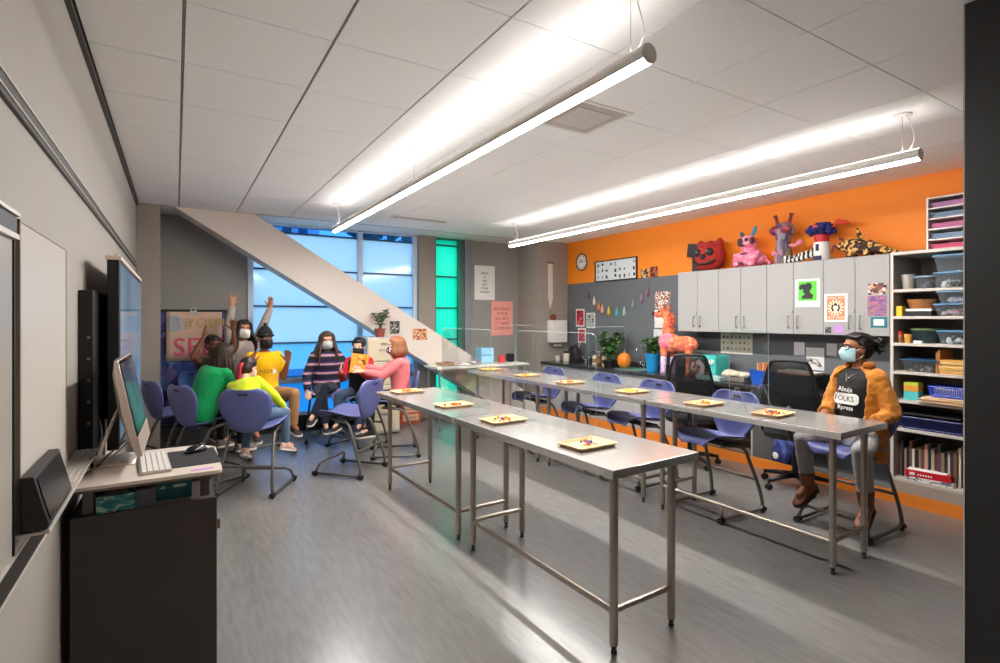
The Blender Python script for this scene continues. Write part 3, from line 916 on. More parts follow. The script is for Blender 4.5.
# local: x right, y out of the screen is -y ; screen faces local -y => turned to face +X of the room
tilt = math.radians(11)
Rt = Euler((-tilt, 0, 0)).to_matrix()
def tilted(mb): mb.M = Matrix.Translation(V((0, 0, .070))) @ Rt.to_4x4(); return mb
bw, bh = .54, .420
sec = [(-.004, 0), (.022, 0), (.044, .06), (.058, .20), (.044, .36), (.022, bh), (-.004, bh)]
b = tilted(MB())
rings = []
for k in range(11):
    u = k / 10 * 2 - 1
    fl = 1 - abs(u) ** 3 * .55
    rings.append([(u * bw / 2, -.004 if y < 0 else y * fl, z) for y, z in sec])
b.ring_loft(rings); b.build('case', m_imac, t, 40, bevel=.003)
b = tilted(MB()); b.box(-bw / 2 + .004, bw / 2 - .004, -.008, -.0045, .085, bh - .004); b.build('display', m_glass, t)
b = tilted(MB()); b.box(-bw / 2 + .02, bw / 2 - .02, -.0092, -.0085, .10, bh - .018); b.build('screen', screen_material('computer screen reflection', [(70, 96, 130), (150, 175, 205)], 3, .10), t)  # faint blotchy glow stands in for room reflections on the dark glass
b = tilted(MB()); b.box(-bw / 2 + .001, bw / 2 - .001, -.0085, -.0045, .0, .082); b.build('chin', m_imac, t)
# a bent sheet stand
def st(u, v):
    pts = catmull([V((0, .09, .27)), V((0, .135, .15)), V((0, .175, .02)), V((0, .16, .004)), V((0, .03, .004))], 4)
    i = min(int(v * (len(pts) - 1) + .5), len(pts) - 1)
    return V(((u - .5) * .19, pts[i].y, pts[i].z))
MB().grid(st, 2, 16).build('stand', m_imac, t, 40, solid=.006)
# keyboard, pad, mouse, note
m_key = mat('keyboard white keys', (236, 230, 222), .45, var=.01)
t = thing('keyboard', 'slim white and silver keyboard in front of the computer', 'keyboard', (-.085, 2.87, .9295), math.radians(-86))
MB().prism(rrect(.40, .118, .01, 4), 0, .009).build('tray', mat('keyboard silver', (190, 182, 174), .35, metal=.6), t, bevel=.002)
b = MB()
for r in range(5):
    n = 18
    for c in range(n):
        x = -.189 + .0212 * c; y = -.050 + .0215 * r
        if r == 0 and 3 <= c <= 8:
            if c == 3: b.box(x, x + .121, y, y + .018, .009, .0135)
            continue
        b.box(x, x + .0175, y, y + .0175, .009, .0135)
b.build('keys', m_key, t, bevel=.001); 
t = MB().prism(rrect(.20, .33, .012, 4), 0, .003).build('mouse_pad', mat('black mouse pad', (30, 29, 30), .8), None, bevel=.001, loc=(.072, 2.90, .9295), rz=.05)
tag(t, 'black mouse pad on the media cart', 'mouse pad')
t = thing('computer_mouse', 'glossy black computer mouse on the black pad', 'mouse', (.085, 3.00, .9326), math.radians(-60))
b = MB(); b.ell((0, 0, .004), (.030, .055, .030), nu=20, nv=12)
me = b.mesh('m')
for v in me.vertices: v.co.z = max(v.co.z, 0.0)
link('shell', me, mat('black gloss plastic', (18, 18, 20), .18), t, True)
MB().cyl((-.004, .028, .030), (.004, .028, .030), .009, n=14).build('wheel', mat('wheel grey', (120, 120, 124), .4), t, 40)
t = MB().box(-.045, .045, -.018, .018, 0, .001).build('sticker', mat('lilac note', (214, 160, 208), .6, var=.1, scale=60), loc=(.10, 2.655, .9292), rz=.02)
tag(t, 'lilac sticker on the front edge of the cart top', 'sticker')
MB().box(-.036, .036, -.002, .002, .001, .0013).build('lettering', mat('purple ink', (150, 90, 160), .7), t)
# cables hanging behind the computer
t = tag(MB().tube(catmull([(-.20, 3.02, 1.02), (-.27, 2.98, .96), (-.30, 2.90, .935), (-.33, 3.05, .94), (-.31, 3.22, 1.0), (-.33, 3.3, 1.10)], 6), .004, 8).build('cable', m_black, None, True), 'black cable looping behind the computer', 'cable')
t = tag(MB().tube(catmull([(-.19, 3.10, 1.00), (-.25, 3.02, .95), (-.29, 2.92, .934), (-.325, 2.80, .945), (-.355, 2.72, .935), (-.36, 2.66, .955)], 6), .0035, 8).build('cable', mat('grey cable', (150, 140, 132), .5), None, True), 'grey cable running along the wall edge of the cart', 'cable')

# large wall display
t = thing('wall_display', 'large black flat display screen standing off the left wall', 'display', (XL, 4.25, .92))
MB().box(.090, .142, -.95, .95, 0, .985).build('housing', m_black, t, bevel=.006)
MB().box(.1425, .144, -.915, .915, .045, .945).build('screen', screen_material('display picture', [(58, 84, 108), (96, 120, 142)], 1.2, .38), t)
MB().box(.085, .150, -.955, .955, .965, .986).build('top_strip', mat('pale top strip', (226, 208, 196), .4), t, bevel=.002)
MB().box(.001, .09, -.55, .60, .10, .80).build('wall_mount', m_black, t, bevel=.004)
b = MB()
for k in range(7): b.box(.086, .0896, -.951, -.950, .2, .3)
b = MB()
for k in range(6): b.box(.02, .05, -.5505, -.5500, .30 + .055 * k, .318 + .055 * k)
b.build('ports', mat('port silver', (150, 146, 142), .4, metal=.5), t)
MB().box(.11, .13, -.8, -.68, .986, 1.010).build('camera', mat('pale camera', (226, 210, 204), .4), t, bevel=.003)
sp = thing('rack_and_shadow', 'black equipment box with ports under the wall display, lengthened as its shadow', 'equipment', (XL, 3.42, .80))
MB().box(.002, .056, -.32, .20, 0, .92).build('case', m_black, sp, bevel=.004)  # case lengthened to stand in for the display's dark shadow on the wall
b = MB()
for k in range(5): b.cyl((.04, -.3205, .30 + .10 * k), (.04, -.3235, .30 + .10 * k), .007, n=10)
b.build('knobs', mat('knob grey', (120, 116, 112), .4, metal=.4), sp)

# desk tablet in a chunky wedge on the marker tray
t = thing('touch_panel', 'chunky black touch panel leaning on the marker tray at left', 'tablet', (XL + .018, 2.15, .9945))
b = MB(); b.prism([(.0, .0), (.060, .0), (.064, .012), (.030, .152), (.0, .152)], -.215, .17, 'XZ')
b.build('case', m_black, t, bevel=.004)
b = MB(); s0 = V((.0632, 0, .022)); s1 = V((.0328, 0, .142)); n_ = V((.98, 0, .17)) * .0015
b.add([s0 + n_ + V((0, -.195, 0)), s0 + n_ + V((0, .15, 0)), s1 + n_ + V((0, .15, 0)), s1 + n_ + V((0, -.195, 0))], [(0, 1, 2, 3)])
b.build('screen', mat('tablet glass', (24, 24, 26), .25, spec=.25), t, solid=.001)

# ------------------------------------------------------------------ back of the room: cabinet, desk, crate, easel
m_beige = mat('beige painted steel', (222, 208, 178), .45, var=.02)
t = thing('filing_cabinet', 'beige four-drawer filing cabinet by the diagonal brace', 'cabinet', (2.42, 6.98, 0))
MB().box(-.23, .23, .012, .60, .02, 1.33).build('body', mat('cabinet blue lit side', (196, 200, 204), .45), t, bevel=.004)  # blue window light on the beige cabinet's side is put into this colour
for k in range(4):
    d = MB().box(-.222, .222, -.006, .014, .05 + .32 * k, .355 + .32 * k).build('drawer', m_beige, t, bevel=.004)
    b = MB(); b.tube(fillet([(-.06, -.006, .21 + .32 * k), (-.06, -.03, .21 + .32 * k), (.06, -.03, .21 + .32 * k), (.06, -.006, .21 + .32 * k)], .012), .006, 8); b.build('handle', m_alu, d, True)
    MB().box(-.045, .045, -.0085, -.006, .265 + .32 * k, .30 + .32 * k).build('label_holder', m_alu, d)
t = thing('side_desk', 'narrow white-topped side desk against the diagonal brace', 'desk', (3.85, 6.95, 0))
MB().box(-.75, .78, -.24, .24, .875, .905).build('desktop', mat('white laminate', (228, 222, 214), .4), t, bevel=.003)
for x in (-.70, .72):
    for y in (-.19, .19):
        MB().cyl((x, y, 0), (x, y, .875), .016).build('leg', m_alu, t, 40)
m_crate = mat('red orange crate', (206, 92, 66), .5, var=.05)
t = thing('drawer_box', 'small red two-drawer box on the floor under the brace', 'box', (3.02, 7.66, 0))
b = MB(); b.box(-.17, .17, -.15, .17, 0, .31); b.build('case', m_crate, t, bevel=.004)
for k in range(2):
    d = MB().box(-.125, .125, -.162, -.150, .045 + .125 * k, .145 + .125 * k).build('drawer', mat('tan drawer face', (238, 200, 160), .5), t, bevel=.003)
    MB().box(-.09, .09, -.1635, -.162, .085 + .125 * k, .108 + .125 * k).build('lettering', mat('tan print', (206, 160, 120), .6), d)

t = thing('poster_easel', 'black easel rack hung with purple-blue patterned cloth', 'easel', (.12, 7.62, 0))
m_quilt = mat_patches('purple blue quilt', [(62, 66, 120), (84, 90, 150), (110, 96, 150), (56, 84, 150), (96, 120, 180), (60, 54, 96)], 9, .85)
for x in (-.34, .42):
    MB().box(x - .02, x + .02, -.02, .02, 0, 1.70).build('upright', m_black, t, bevel=.003)
MB().box(-.34, .42, -.015, .015, 1.64, 1.70).build('top_rail', m_black, t, bevel=.003)
MB().box(-.34, .42, -.015, .015, .25, .29).build('bottom_rail', m_black, t, bevel=.003)
def qf(u, v): return (-.33 + .74 * u, -.03 + .012 * math.sin(u * 22), .30 + 1.36 * v)
MB().grid(qf, 40, 8).build('cloth', m_quilt, t, True, solid=.006)
MB().box(-.40, -.33, -.05, .05, 0, 1.60).build('side_board', m_black, t, bevel=.003)
ob = MB(); ob.ell((0, 0, .045), (.05, .045, .045)); ob.ell((.0, -.04, .05), (.028, .02, .028), mi=1); ob.ell((0, -.052, .05), (.016, .012, .016), mi=0)
ob = ob.build('ornament', [mat('ornament black', (24, 22, 22), .5), mat('ornament white', (230, 226, 220), .5)], None, True, loc=(-.20, 7.6, 1.70))
tag(ob, 'small black and white round ornament on top of the easel', 'ornament')
# hand-lettered poster
m_kraft = mat('brown kraft paper', (206, 174, 150), .8, var=.03, scale=5)
t = thing('poster', 'brown paper poster lettered BE YOUR SELF clipped to the easel', 'poster', (.19, 7.56, 1.06))
def pf(u, v): return (-.29 + .60 * u, .006 * math.sin(u * 5 + v * 2), .01 + .60 * v)
MB().grid(pf, 12, 6).build('paper', m_kraft, t, True, solid=.002)
yf = -.010
letters('lettering', 'B', .26, mat('pale blue marker', (140, 176, 206), .7), t, (-.20, yf, .46), (1, 0, .0), (0, 0, 1))
letters('lettering', 'E', .12, mat('grey green marker', (150, 160, 140), .7), t, (-.075, yf, .44), (1, 0, 0), (0, 0, 1))
letters('lettering', 'YOUR', .16, mat('ochre marker', (206, 160, 90), .7), t, (.14, yf, .47), (1, 0, 0), (0, 0, 1))
letters('lettering', 'SELF', .31, mat('pink marker', (214, 78, 118), .7), t, (.075, yf, .17), (1, 0, 0), (0, 0, 1))
b = MB(); b.box(-.045, .035, -.018, .018, .585, .625); b.tube(catmull([(-.03, 0, .62), (-.02, 0, .66), (.01, 0, .66), (.02, 0, .62)], 4), .005)
b.build('clip', m_alu, t, bevel=.002)

# ------------------------------------------------------------------ suspended linear lights
m_lens = mat_emit('glowing diffuser', (255, 252, 248), 52.0)
m_uplens = mat_emit('glowing top lens', (255, 252, 248), 5.0)
m_fix = mat('white fixture body', (240, 232, 226), .4, var=.01)
def linear_light(x, label):
    y0, y1, r = 1.455, 6.235, .039
    t = thing('linear_pendant', label, 'light', (x, y0, 2.623), 0, 'suspended tube lights')
    Lh = y1 - y0
    def arc(a0, a1, rr, n=14): return [(rr * math.sin(math.radians(a0 + (a1 - a0) * i / n)), -rr * math.cos(math.radians(a0 + (a1 - a0) * i / n))) for i in range(n + 1)]
    body = MB()
    for a0, a1 in ((50, 148), (212, 310)):
        p = arc(a0, a1, r) + list(reversed(arc(a0, a1, r - .004)))
        body.prism(p, 0.004, Lh - .004, 'XZ')
    body.build('housing', m_fix, t, 40)
    p = arc(-50, 50, r); MB().prism(p, .004, Lh - .004, 'XZ').build('diffuser', m_lens, t, 40)
    p = arc(148, 212, r); MB().prism(p, .01, Lh - .01, 'XZ').build('top_lens', m_uplens, t, 40)
    for y in (0, Lh - .004):
        MB().cyl((0, y, 0), (0, y + .004, 0), r + .001, n=28).build('end_cap', m_fix, t, 40)
    dz = ZC - 2.623
    for i, y in enumerate((.10, Lh * .5, Lh - .10)):
        g = MB(); g.tube([(0, y, r - .002), (0, y, dz)], .0015, 6); g.build('suspension_cable', m_alu, t, True)
        c = MB(); c.lathe([(.045, -.012), (.055, -.008), (.055, 0)], (0, y, dz), 20); c.build('canopy', m_fix, t, 40)
        if i != 1:
            g = MB(); g.tube(catmull([(0, y - .04, r), (.012, y - .06, dz * .4), (-.008, y - .05, dz * .75), (.0, y - .02, dz)], 4), .003, 6); g.build('power_cord', m_fix, t, True)
linear_light(1.575, 'long white suspended tube light on the left, over the left table row')
linear_light(3.995, 'long white suspended tube light on the right, over the right table row')

# ceiling registers
def diffuser(loc, sx, sy, label):
    t = thing('air_diffuser', label, 'vent', loc, 0, 'ceiling air grilles')
    b = MB()
    o = rrect(sx, sy, .004, 1); i1 = rrect(sx - .05, sy - .05, .004, 1); 
    b.ring_loft([[(x, y, 0) for x, y in o], [(x, y, -.006) for x, y in o], [(x, y, -.006) for x, y in i1], [(x, y, .0) for x, y in i1]], cap=False)
    b.build('frame', m_white_paint, t)
    MB().box(-sx / 2 + .03, sx / 2 - .03, -sy / 2 + .03, sy / 2 - .03, -.0035, -.0015).build('throat', mat('vent throat', (190, 182, 174), .8), t)
    MB().box(-sx / 2 + .09, sx / 2 - .09, -sy / 2 + .09, sy / 2 - .09, -.008, -.005).build('face_plate', mat('vent plate', (206, 196, 188), .7), t, bevel=.001)
diffuser((2.27, 2.67, ZC), .46, .46, 'square air diffuser in the ceiling just right of the left tube light')
diffuser((2.75, 6.52, ZC), .80, .20, 'narrow slot air grille in the ceiling near the windows')
# ------------------------------------------------------------------ clear acrylic dividers on the tables
m_acr = mat_clear('clear acrylic', (252, 254, 254), .03)
m_acr_edge = mat_clear('acrylic edge', (225, 238, 240), .10, haze=.45)
def divider(loc, rz, length, label):
    t = thing('acrylic_divider', label, 'divider', loc, rz, 'clear acrylic table dividers')
    L_, h = length, .60
    o = []
    for cx, cy, a0 in ((-L_ / 2 + .04, h - .04, 180), (L_ / 2 - .04, h - .04, 90)):
        for k in range(6):
            a = math.radians(a0 - 90 * k / 5); o.append((cx + .04 * math.cos(a), cy + .04 * math.sin(a)))
    poly = [(-L_ / 2, .012)] + o + [(L_ / 2, .012)]
    MB().prism(poly, -.002, .002, 'XZ').build('panel', m_acr, t)
    MB().tube([(p[0], 0, p[1]) for p in poly], .0016, 4).build('polished_edge', m_acr_edge, t)
    for sx in (-.32, .32):
        x = sx * L_
        b = MB()
        outer = [(-.085, 0), (.085, 0), (.012, .17), (-.012, .17)]
        b.prism(outer, x - .002, x + .002, 'YZ')
        f = b.build('foot', m_acr, t)
        MB().tube([(x, p[0], p[1]) for p in outer], .0018, 4, closed=True).build('polished_edge', m_acr_edge, f)
    return t
ZT = .9052
divider((2.0, 2.65, ZT), math.radians(91.5), .80, 'clear acrylic divider standing lengthwise on the table nearest the camera')
divider((1.98, 3.78, ZT), math.radians(91.5), .80, 'clear acrylic divider on the rear table of the left row')
divider((3.69, 2.42, ZT), math.radians(1), .50, 'clear acrylic divider standing across the table in front of the adult')
divider((3.66, 3.93, ZT), math.radians(1), .50, 'clear acrylic divider across the middle table of the right row')
divider((3.62, 5.50, ZT), math.radians(1), .50, 'clear acrylic divider across the window-end table of the right row')

# ------------------------------------------------------------------ wooden trays with craft pieces
m_tray = mat('pale bamboo', (226, 186, 138), .45, var=.06, scale=12, stretch=(8, 1, 1))
def make_tray(label):
    t = thing('serving_tray', label, 'tray', group='wooden trays on the tables')
    w, d = .275, .205
    o = rrect(w, d, .02, 4); ob = rrect(w - .03, d - .03, .02, 4); i1 = rrect(w - .016, d - .016, .018, 4); i0 = rrect(w - .042, d - .042, .018, 4)
    b = MB()
    b.ring_loft([[(x, y, 0) for x, y in ob], [(x, y, .020) for x, y in o], [(x, y, .022) for x, y in i1], [(x, y, .006) for x, y in i0]], cap=True)
    b.build('tray_body', m_tray, t, 40)
    return t
bead_cols = [mat('bead ' + n, c, .35, var=.02) for n, c in (('red', (208, 40, 36)), ('orange', (240, 126, 30)), ('blue', (36, 66, 150)), ('yellow', (240, 190, 50)), ('white', (236, 232, 224)), ('teal', (30, 140, 150)))]
def craft(loc, rz, palette, label, seed):
    rnd = random.Random(seed); b = MB()
    for i in range(17):
        a = rnd.uniform(0, 2 * PI); r = abs(rnd.gauss(0, .036)); x, y = min(max(r * math.cos(a) * 1.3, -.11), .11), min(max(r * math.sin(a), -.075), .075)
        s = rnd.uniform(.006, .011); z = .0075 + s + (.008 if r < .03 and rnd.random() < .5 else 0)
        if rnd.random() < .5: b.ell((x, y, z), s, nu=8, nv=6, mi=rnd.choice(palette))
        else: b.obox((x, y, z), (s * 2.4, s * 1.3, s * 1.2), Euler((rnd.uniform(-.3, .3), rnd.uniform(-.3, .3), rnd.uniform(0, 3))), rnd.choice(palette))
    o = b.build('craft_pieces', bead_cols, None, 50, loc=loc, rz=rz)
    tag(o, label, 'craft pieces', 'craft pieces on the trays', 'stuff')
def P(px, py, z):
    C_, S_ = math.cos(math.radians(31.49)), math.sin(math.radians(31.49))
    d = 529.2 * (1.588 - z) / (py - 318.5); t = (px - 500) / 529.2
    return (d * (t * C_ + S_), d * (C_ - t * S_))
tr0 = None
traysp = [((587, 444), .05, [0, 2, 2, 1, 4], 'at the near end of the closest table', 'blue and red'),
          ((503, 420), .05, [0, 1, 1, 3, 2], 'second from the near end of the left table row', 'orange and red'),
          ((453.5, 405), .0, [0, 0, 1, 0], 'third from the near end of the left table row', 'red and orange'),
          ((407, 391.5), .0, [0, 1, 1], 'at the far end of the left table row', 'orange'),
          ((773, 413.5), .1, [0, 1, 2, 4], 'on the right table row closest to the adult', 'red and white'),
          ((704, 403.5), .0, [1, 1, 3, 4], 'second from the adult on the right table row', 'orange and yellow'),
          ((632, 391.5), .0, [3, 3, 1], 'third from the adult on the right table row', 'yellow'),
          ((570, 382.5), .0, [1, 3, 0], 'fourth from the adult on the right table row', 'mixed orange'),
          ((527, 375.5), .0, [1, 0, 3], 'second from the window end of the right table row', 'small orange'),
          ((490, 369.5), .0, [3, 1], 'at the window end of the right table row', 'tiny yellow')]
for i, (p, rz, pal, where, cl) in enumerate(traysp):
    x, y = P(p[0], p[1], .915)
    lab = 'pale wooden tray ' + where
    if tr0 is None: tr0 = make_tray(lab); o = tr0
    else: o = dup(tr0, label=lab)
    o.location = (x, y, ZT); o.rotation_euler = (0, 0, rz)
    craft((x, y, ZT), rz, pal, cl + ' craft pieces heaped in the tray ' + where, i)

# ------------------------------------------------------------------ things on the back and right walls
def flat(name, pos, w, h, xdir, material, label, cat, group=None, th=.003):
    """a sheet hung on a wall: pos is its centre on the wall face"""
    o = thing(name, label, cat, pos, 0, group)
    x = V(xdir).normalized(); z = V((0, 0, 1)); n = x.cross(z)
    R = Matrix((x, z, n)).transposed()
    b = MB(); b.obox(n * th / 2, (w, h, th), R)
    b.build('sheet', material, o)
    return o, x, n
XB = (1, 0, 0)            # reading direction on the back wall
XRW = (0, -1, 0)          # reading direction on the right wall
m_paper = mat('white paper', (246, 242, 238), .8, var=.01)
m_ink = mat('black ink', (30, 28, 28), .8)
p, x, n = flat('poster', (4.518, 7.879, 2.20), .40, .585, XB, m_paper, 'tall white poster with small black centred writing beside the green window', 'poster')
for i, s in enumerate(['WHAT', 'IS', 'ART', 'BUT', 'YOUR', 'WORLD']):
    letters('lettering', s, .050, m_ink, p, n * .0036 + V((0, 0, .16 - .064 * i)), x, (0, 0, 1))
p, x, n = flat('poster', (4.871, 7.879, 1.592), .44, .595, XB, mat('salmon paper', (250, 172, 158), .8, var=.02), 'salmon pink poster with red hand lettering on the grey back wall', 'poster')
for i, s in enumerate(['WE WANT', 'IT FOR', 'ALL, BUT', 'IT TAKES', 'COURAGE']):
    letters('lettering', s, .072, mat('red marker', (170, 70, 62), .8), p, n * .0036 + V((0, 0, .16 - .083 * i)), x, (.12, 0, 1))
# paper dispenser and a long thermometer-like gauge on the right pilaster
t = thing('paper_dispenser', 'white paper towel dispenser on the right taupe pilaster', 'dispenser', (5.565, 7.279, 1.16))
MB().box(-.165, .165, -.14, 0, .02, .40).build('housing', mat('white enamel', (238, 232, 226), .35), t, bevel=.012)
MB().box(-.12, .12, -.13, -.02, 0, .02).build('slot', mat('grey slot', (110, 106, 102), .5), t)
MB().box(-.085, .085, -.085, -.08, -.045, .0).build('paper', m_paper, t)
ct_ = tag(MB().lathe([(.0, 0), (.035, .0), (.055, .03), (.058, .07), (.03, .10), (.0, .105)], n=18).build('clay_pot', mat('clay', (130, 66, 42), .7), None, 40, loc=(5.47, 7.20, 1.5605)), 'small reddish clay pot on top of the paper dispenser', 'pot')
t = thing('wall_hanging', 'tall narrow white paper strip hanging on the right taupe pilaster', 'hanging', (5.46, 7.279, 1.74))
MB().prism([(-.045, .79), (.05, .79), (.055, .18), (.02, .08), (-.005, .0), (-.02, .1), (-.04, .2)], -.012, -.002, 'XZ').build('strip', mat('white strip', (224, 214, 204), .6), t)
MB().box(-.07, .075, -.02, -.002, .785, .815).build('top_bar', mat('bronze bar', (120, 98, 82), .5), t)
MB().tube([(.005, -.006, .0), (.003, -.006, -.06)], .003).build('cord', m_ink, t)

# clock
t = thing('wall_clock', 'round white wall clock with black rim on the orange wall', 'clock', (5.846, 6.88, 2.537))
def disc(r, x0, x1, n=36): return MB().cyl((x0, 0, 0), (x1, 0, 0), r, n=n)
b = MB(); b.tube([(-.022, .136 * math.cos(2 * PI * k / 36), .136 * math.sin(2 * PI * k / 36)) for k in range(36)], .011, 8, closed=True)
b.build('rim', mat('clock rim', (70, 58, 50), .4), t, True)
disc(.136, 0, -.02).build('dial', mat('clock dial', (238, 230, 218), .5), t, 40)
b = MB()
for k in range(12):
    a = 2 * PI * k / 12; c, s = math.sin(a), math.cos(a)
    b.obox((-.0215, -.108 * c, .108 * s), (.002, .010, .026), Euler((a, 0, 0)))
b.build('hour_mark', m_ink, t)
b = MB(); b.obox((-.024, .028, .02), (.002, .075, .012), Euler((-.6, 0, 0))); b.obox((-.026, -.045, .01), (.002, .11, .008), Euler((-.2, 0, 0))); b.cyl((-.02, 0, 0), (-.03, 0, 0), .01)
b.build('hands', m_ink, t)

# long framed picture on the orange wall
t = thing('framed_picture', 'wide black-framed white sheet with small dark drawings on the orange wall', 'picture', (5.846, 6.09, 2.345))
W2, H2 = .92, .335
b = MB()
for y0, y1, z0, z1 in ((-W2 / 2, W2 / 2, H2 / 2 - .016, H2 / 2), (-W2 / 2, W2 / 2, -H2 / 2, -H2 / 2 + .016), (-W2 / 2, -W2 / 2 + .018, -H2 / 2, H2 / 2), (W2 / 2 - .018, W2 / 2, -H2 / 2, H2 / 2)):
    b.box(-.025, 0, y0, y1, z0, z1)
b.build('frame', mat('dark picture frame', (44, 28, 22), .4), t)
MB().box(-.012, -.002, -W2 / 2 + .015, W2 / 2 - .015, -H2 / 2 + .014, H2 / 2 - .014).build('sheet', mat('bluish white sheet', (222, 228, 230), .5), t)
rnd = random.Random(3); b = MB()
for c in range(9):
    for r in range(3):
        if rnd.random() < .8:
            y = W2 / 2 - .07 - .098 * c; z = .10 - .095 * r
            b.box(-.0135, -.0122, y - rnd.uniform(.012, .026), y + rnd.uniform(.008, .02), z - rnd.uniform(.015, .04), z + rnd.uniform(.01, .03), rnd.choice((0, 0, 1)))
b.build('drawings', [mat('dark drawing', (40, 46, 52), .7), mat('lilac drawing', (168, 168, 196), .7)], t)
p, x, n = flat('photo_print', (5.846, 5.49, 2.244), .135, .135, XRW, mat_patches('dark leafy print', [(60, 60, 36), (110, 80, 50), (36, 34, 30), (220, 200, 150)], 48, .6), 'small dark square print beside the wide frame, left of two', 'print')
p, x, n = flat('photo_print', (5.846, 5.32, 2.256), .145, .15, XRW, mat_patches('brown red print', [(110, 44, 30), (150, 66, 46), (200, 120, 80), (70, 30, 24)], 48, .6), 'small reddish brown square print beside the wide frame, right of two', 'print')

# tassel garland
tz = [(a_, b_ - .05) for a_, b_ in [(6.71, 2.06), (6.575, 1.956), (6.467, 1.871), (6.385, 1.821), (6.235, 1.786), (6.057, 1.766), (5.896, 1.779), (5.71, 1.88), (5.54, 1.97), (5.424, 2.059)]]
tcols = [((122, 76, 110), 'plum'), ((238, 234, 230), 'white'), ((240, 140, 60), 'orange'), ((240, 184, 150), 'peach'), ((238, 206, 60), 'yellow'), ((90, 190, 196), 'turquoise'), ((170, 206, 196), 'pale mint'), ((150, 160, 160), 'grey'), ((166, 130, 160), 'mauve'), ((150, 110, 140), 'dusky purple')]
string = catmull([(5.838, 6.85, 2.19)] + [(5.838, y_, z_ + .045) for y_, z_ in tz] + [(5.838, 5.33, 2.18)], 4)
tag(MB().tube(string, .002, 6).build('string', mat('grey string', (120, 118, 116), .8), None, True), 'thin string of the tassel garland on the grey wall', 'string')
for (y_, z_), (c, nm) in zip(tz, tcols):
    t = thing('tassel', nm + ' tassel hanging on the garland string', 'tassel', (5.834, y_, z_ + .045), 0, 'paper tassels of the garland')
    mm = mat('tissue ' + nm, c, .8, var=.08, scale=60, stretch=(3, 3, .4))
    b = MB(); b.lathe([(.004, 0), (.010, -.012), (.012, -.03), (.009, -.036)], n=12); b.build('knot', mm, t, True)
    b = MB()
    for k in range(9):
        a = 2 * PI * k / 9; b.tube([(0, 0, -.03), (.010 * math.cos(a), .014 * math.sin(a), -.06), (min(.004, .016 * math.cos(a)), .026 * math.sin(a), -.125 - .01 * (k % 3))], [.006, .008, .006], 5)
    b.build('fringe', mm, t, True)

def sheet(name, y0, z0, w, h, mm, label, cat='print', xw=5.846, th=.003, group=None):
    return flat(name, (xw, y0, z0), w, h, XRW, mm, label, cat, group, th)
p, x, n = sheet('print', 6.94, 1.60, .22, .30, mat('white border paper', (236, 230, 226), .7), 'red art print with white border, upper left of three by the corner')
MB().obox(n * .004, (.18, .25, .001), Matrix((V(x), V((0, 0, 1)), V(n))).transposed()).build('picture', mat_patches('red print', [(206, 34, 50), (206, 34, 50), (30, 24, 34), (230, 120, 130)], 9, .6, 'NOISE'), p)
p, x, n = sheet('print', 6.67, 1.556, .21, .25, MATS['white border paper'], 'pale teal and white print to the right of the red one')
MB().obox(n * .004, (.18, .22, .001), Matrix((V(x), V((0, 0, 1)), V(n))).transposed()).build('picture', mat_patches('teal print', [(130, 176, 168), (206, 196, 186), (40, 50, 56), (176, 200, 190)], 12, .6, 'NOISE'), p)
p, x, n = sheet('print', 6.895, 1.30, .20, .25, MATS['white border paper'], 'red and pink print with white border, lowest of three by the corner')
MB().obox(n * .004, (.16, .20, .001), Matrix((V(x), V((0, 0, 1)), V(n))).transposed()).build('picture', mat_patches('red pink print', [(196, 40, 66), (230, 130, 140), (120, 20, 40), (206, 60, 80)], 16, .6, 'NOISE'), p)
for k, (y0, z0, w, h, c, lab) in enumerate(((5.16, 1.85, .27, .235, [(236, 230, 226), (190, 120, 90), (110, 60, 50), (240, 236, 230)], 'white sheet with a brown portrait sketch, topmost of three behind the animal sculpture'),
                                            (5.18, 1.583, .25, .255, [(240, 236, 232), (238, 232, 228), (226, 220, 216), (236, 232, 226)], 'blank white sheet, middle of three behind the animal sculpture'),
                                            (5.22, 1.335, .20, .20, [(238, 234, 230), (230, 226, 222), (236, 232, 228), (220, 214, 210)], 'small white sheet, lowest of three behind the animal sculpture'))):
    sheet('paper_sheet', y0, z0, w, h, mat_patches('sheet pattern %d' % k, c, 24, .8, 'NOISE'), lab, 'paper')
p, x, n = sheet('poster', 4.01, 1.28, .43, .25, mat('cream poster', (222, 212, 196), .7), 'cream poster with rows of dark emblems under the upper cabinets', 'poster')
rnd = random.Random(5); b = MB()
Rw = Matrix((V(x), V((0, 0, 1)), V(n))).transposed()
for r in range(3):
    for c in range(7):
        cx, cz = -.17 + .056 * c, .08 - .07 * r
        pts = [(cx + (.022 if k % 2 else .012) * math.cos(k * PI / 4 + .3) * rnd.uniform(.6, 1), cz + (.026 if k % 2 else .014) * math.sin(k * PI / 4 + .3) * rnd.uniform(.6, 1)) for k in range(8)]
        b.add([Rw @ V((q[0], q[1], .0045)) for q in pts], [tuple(range(8))], rnd.choice((0, 0, 1, 2)))
b.build('emblems', [mat('emblem dark', (54, 46, 50), .7), mat('emblem red', (160, 60, 56), .7), mat('emblem ochre', (196, 160, 90), .7)], p)
sheet('paper_sheet', 3.243, 1.256, .115, .145, mat('grey white paper', (238, 234, 236), .8), 'small plain white sheet on the grey wall under the cabinets', 'paper')
p, x, n = sheet('drawing', 3.075, 1.155, .19, .24, mat('sketch paper', (230, 226, 224), .7), 'black and white brush drawing on the grey wall under the cabinets', 'drawing')
rnd = random.Random(8); b = MB()
for k in range(9):
    q = [Rw @ V((rnd.uniform(-.08, .08), rnd.uniform(-.11, .0), .005))]
    for j in range(3): q.append(q[-1] + Rw @ V((rnd.uniform(-.045, .045), rnd.uniform(-.035, .035), 0)))
    q = [V((v.x, max(-.09, min(.09, v.y)), max(-.115, min(.115, v.z)))) for v in q]
    b.tube(catmull(q, 4), .010, 6, flat=.15)
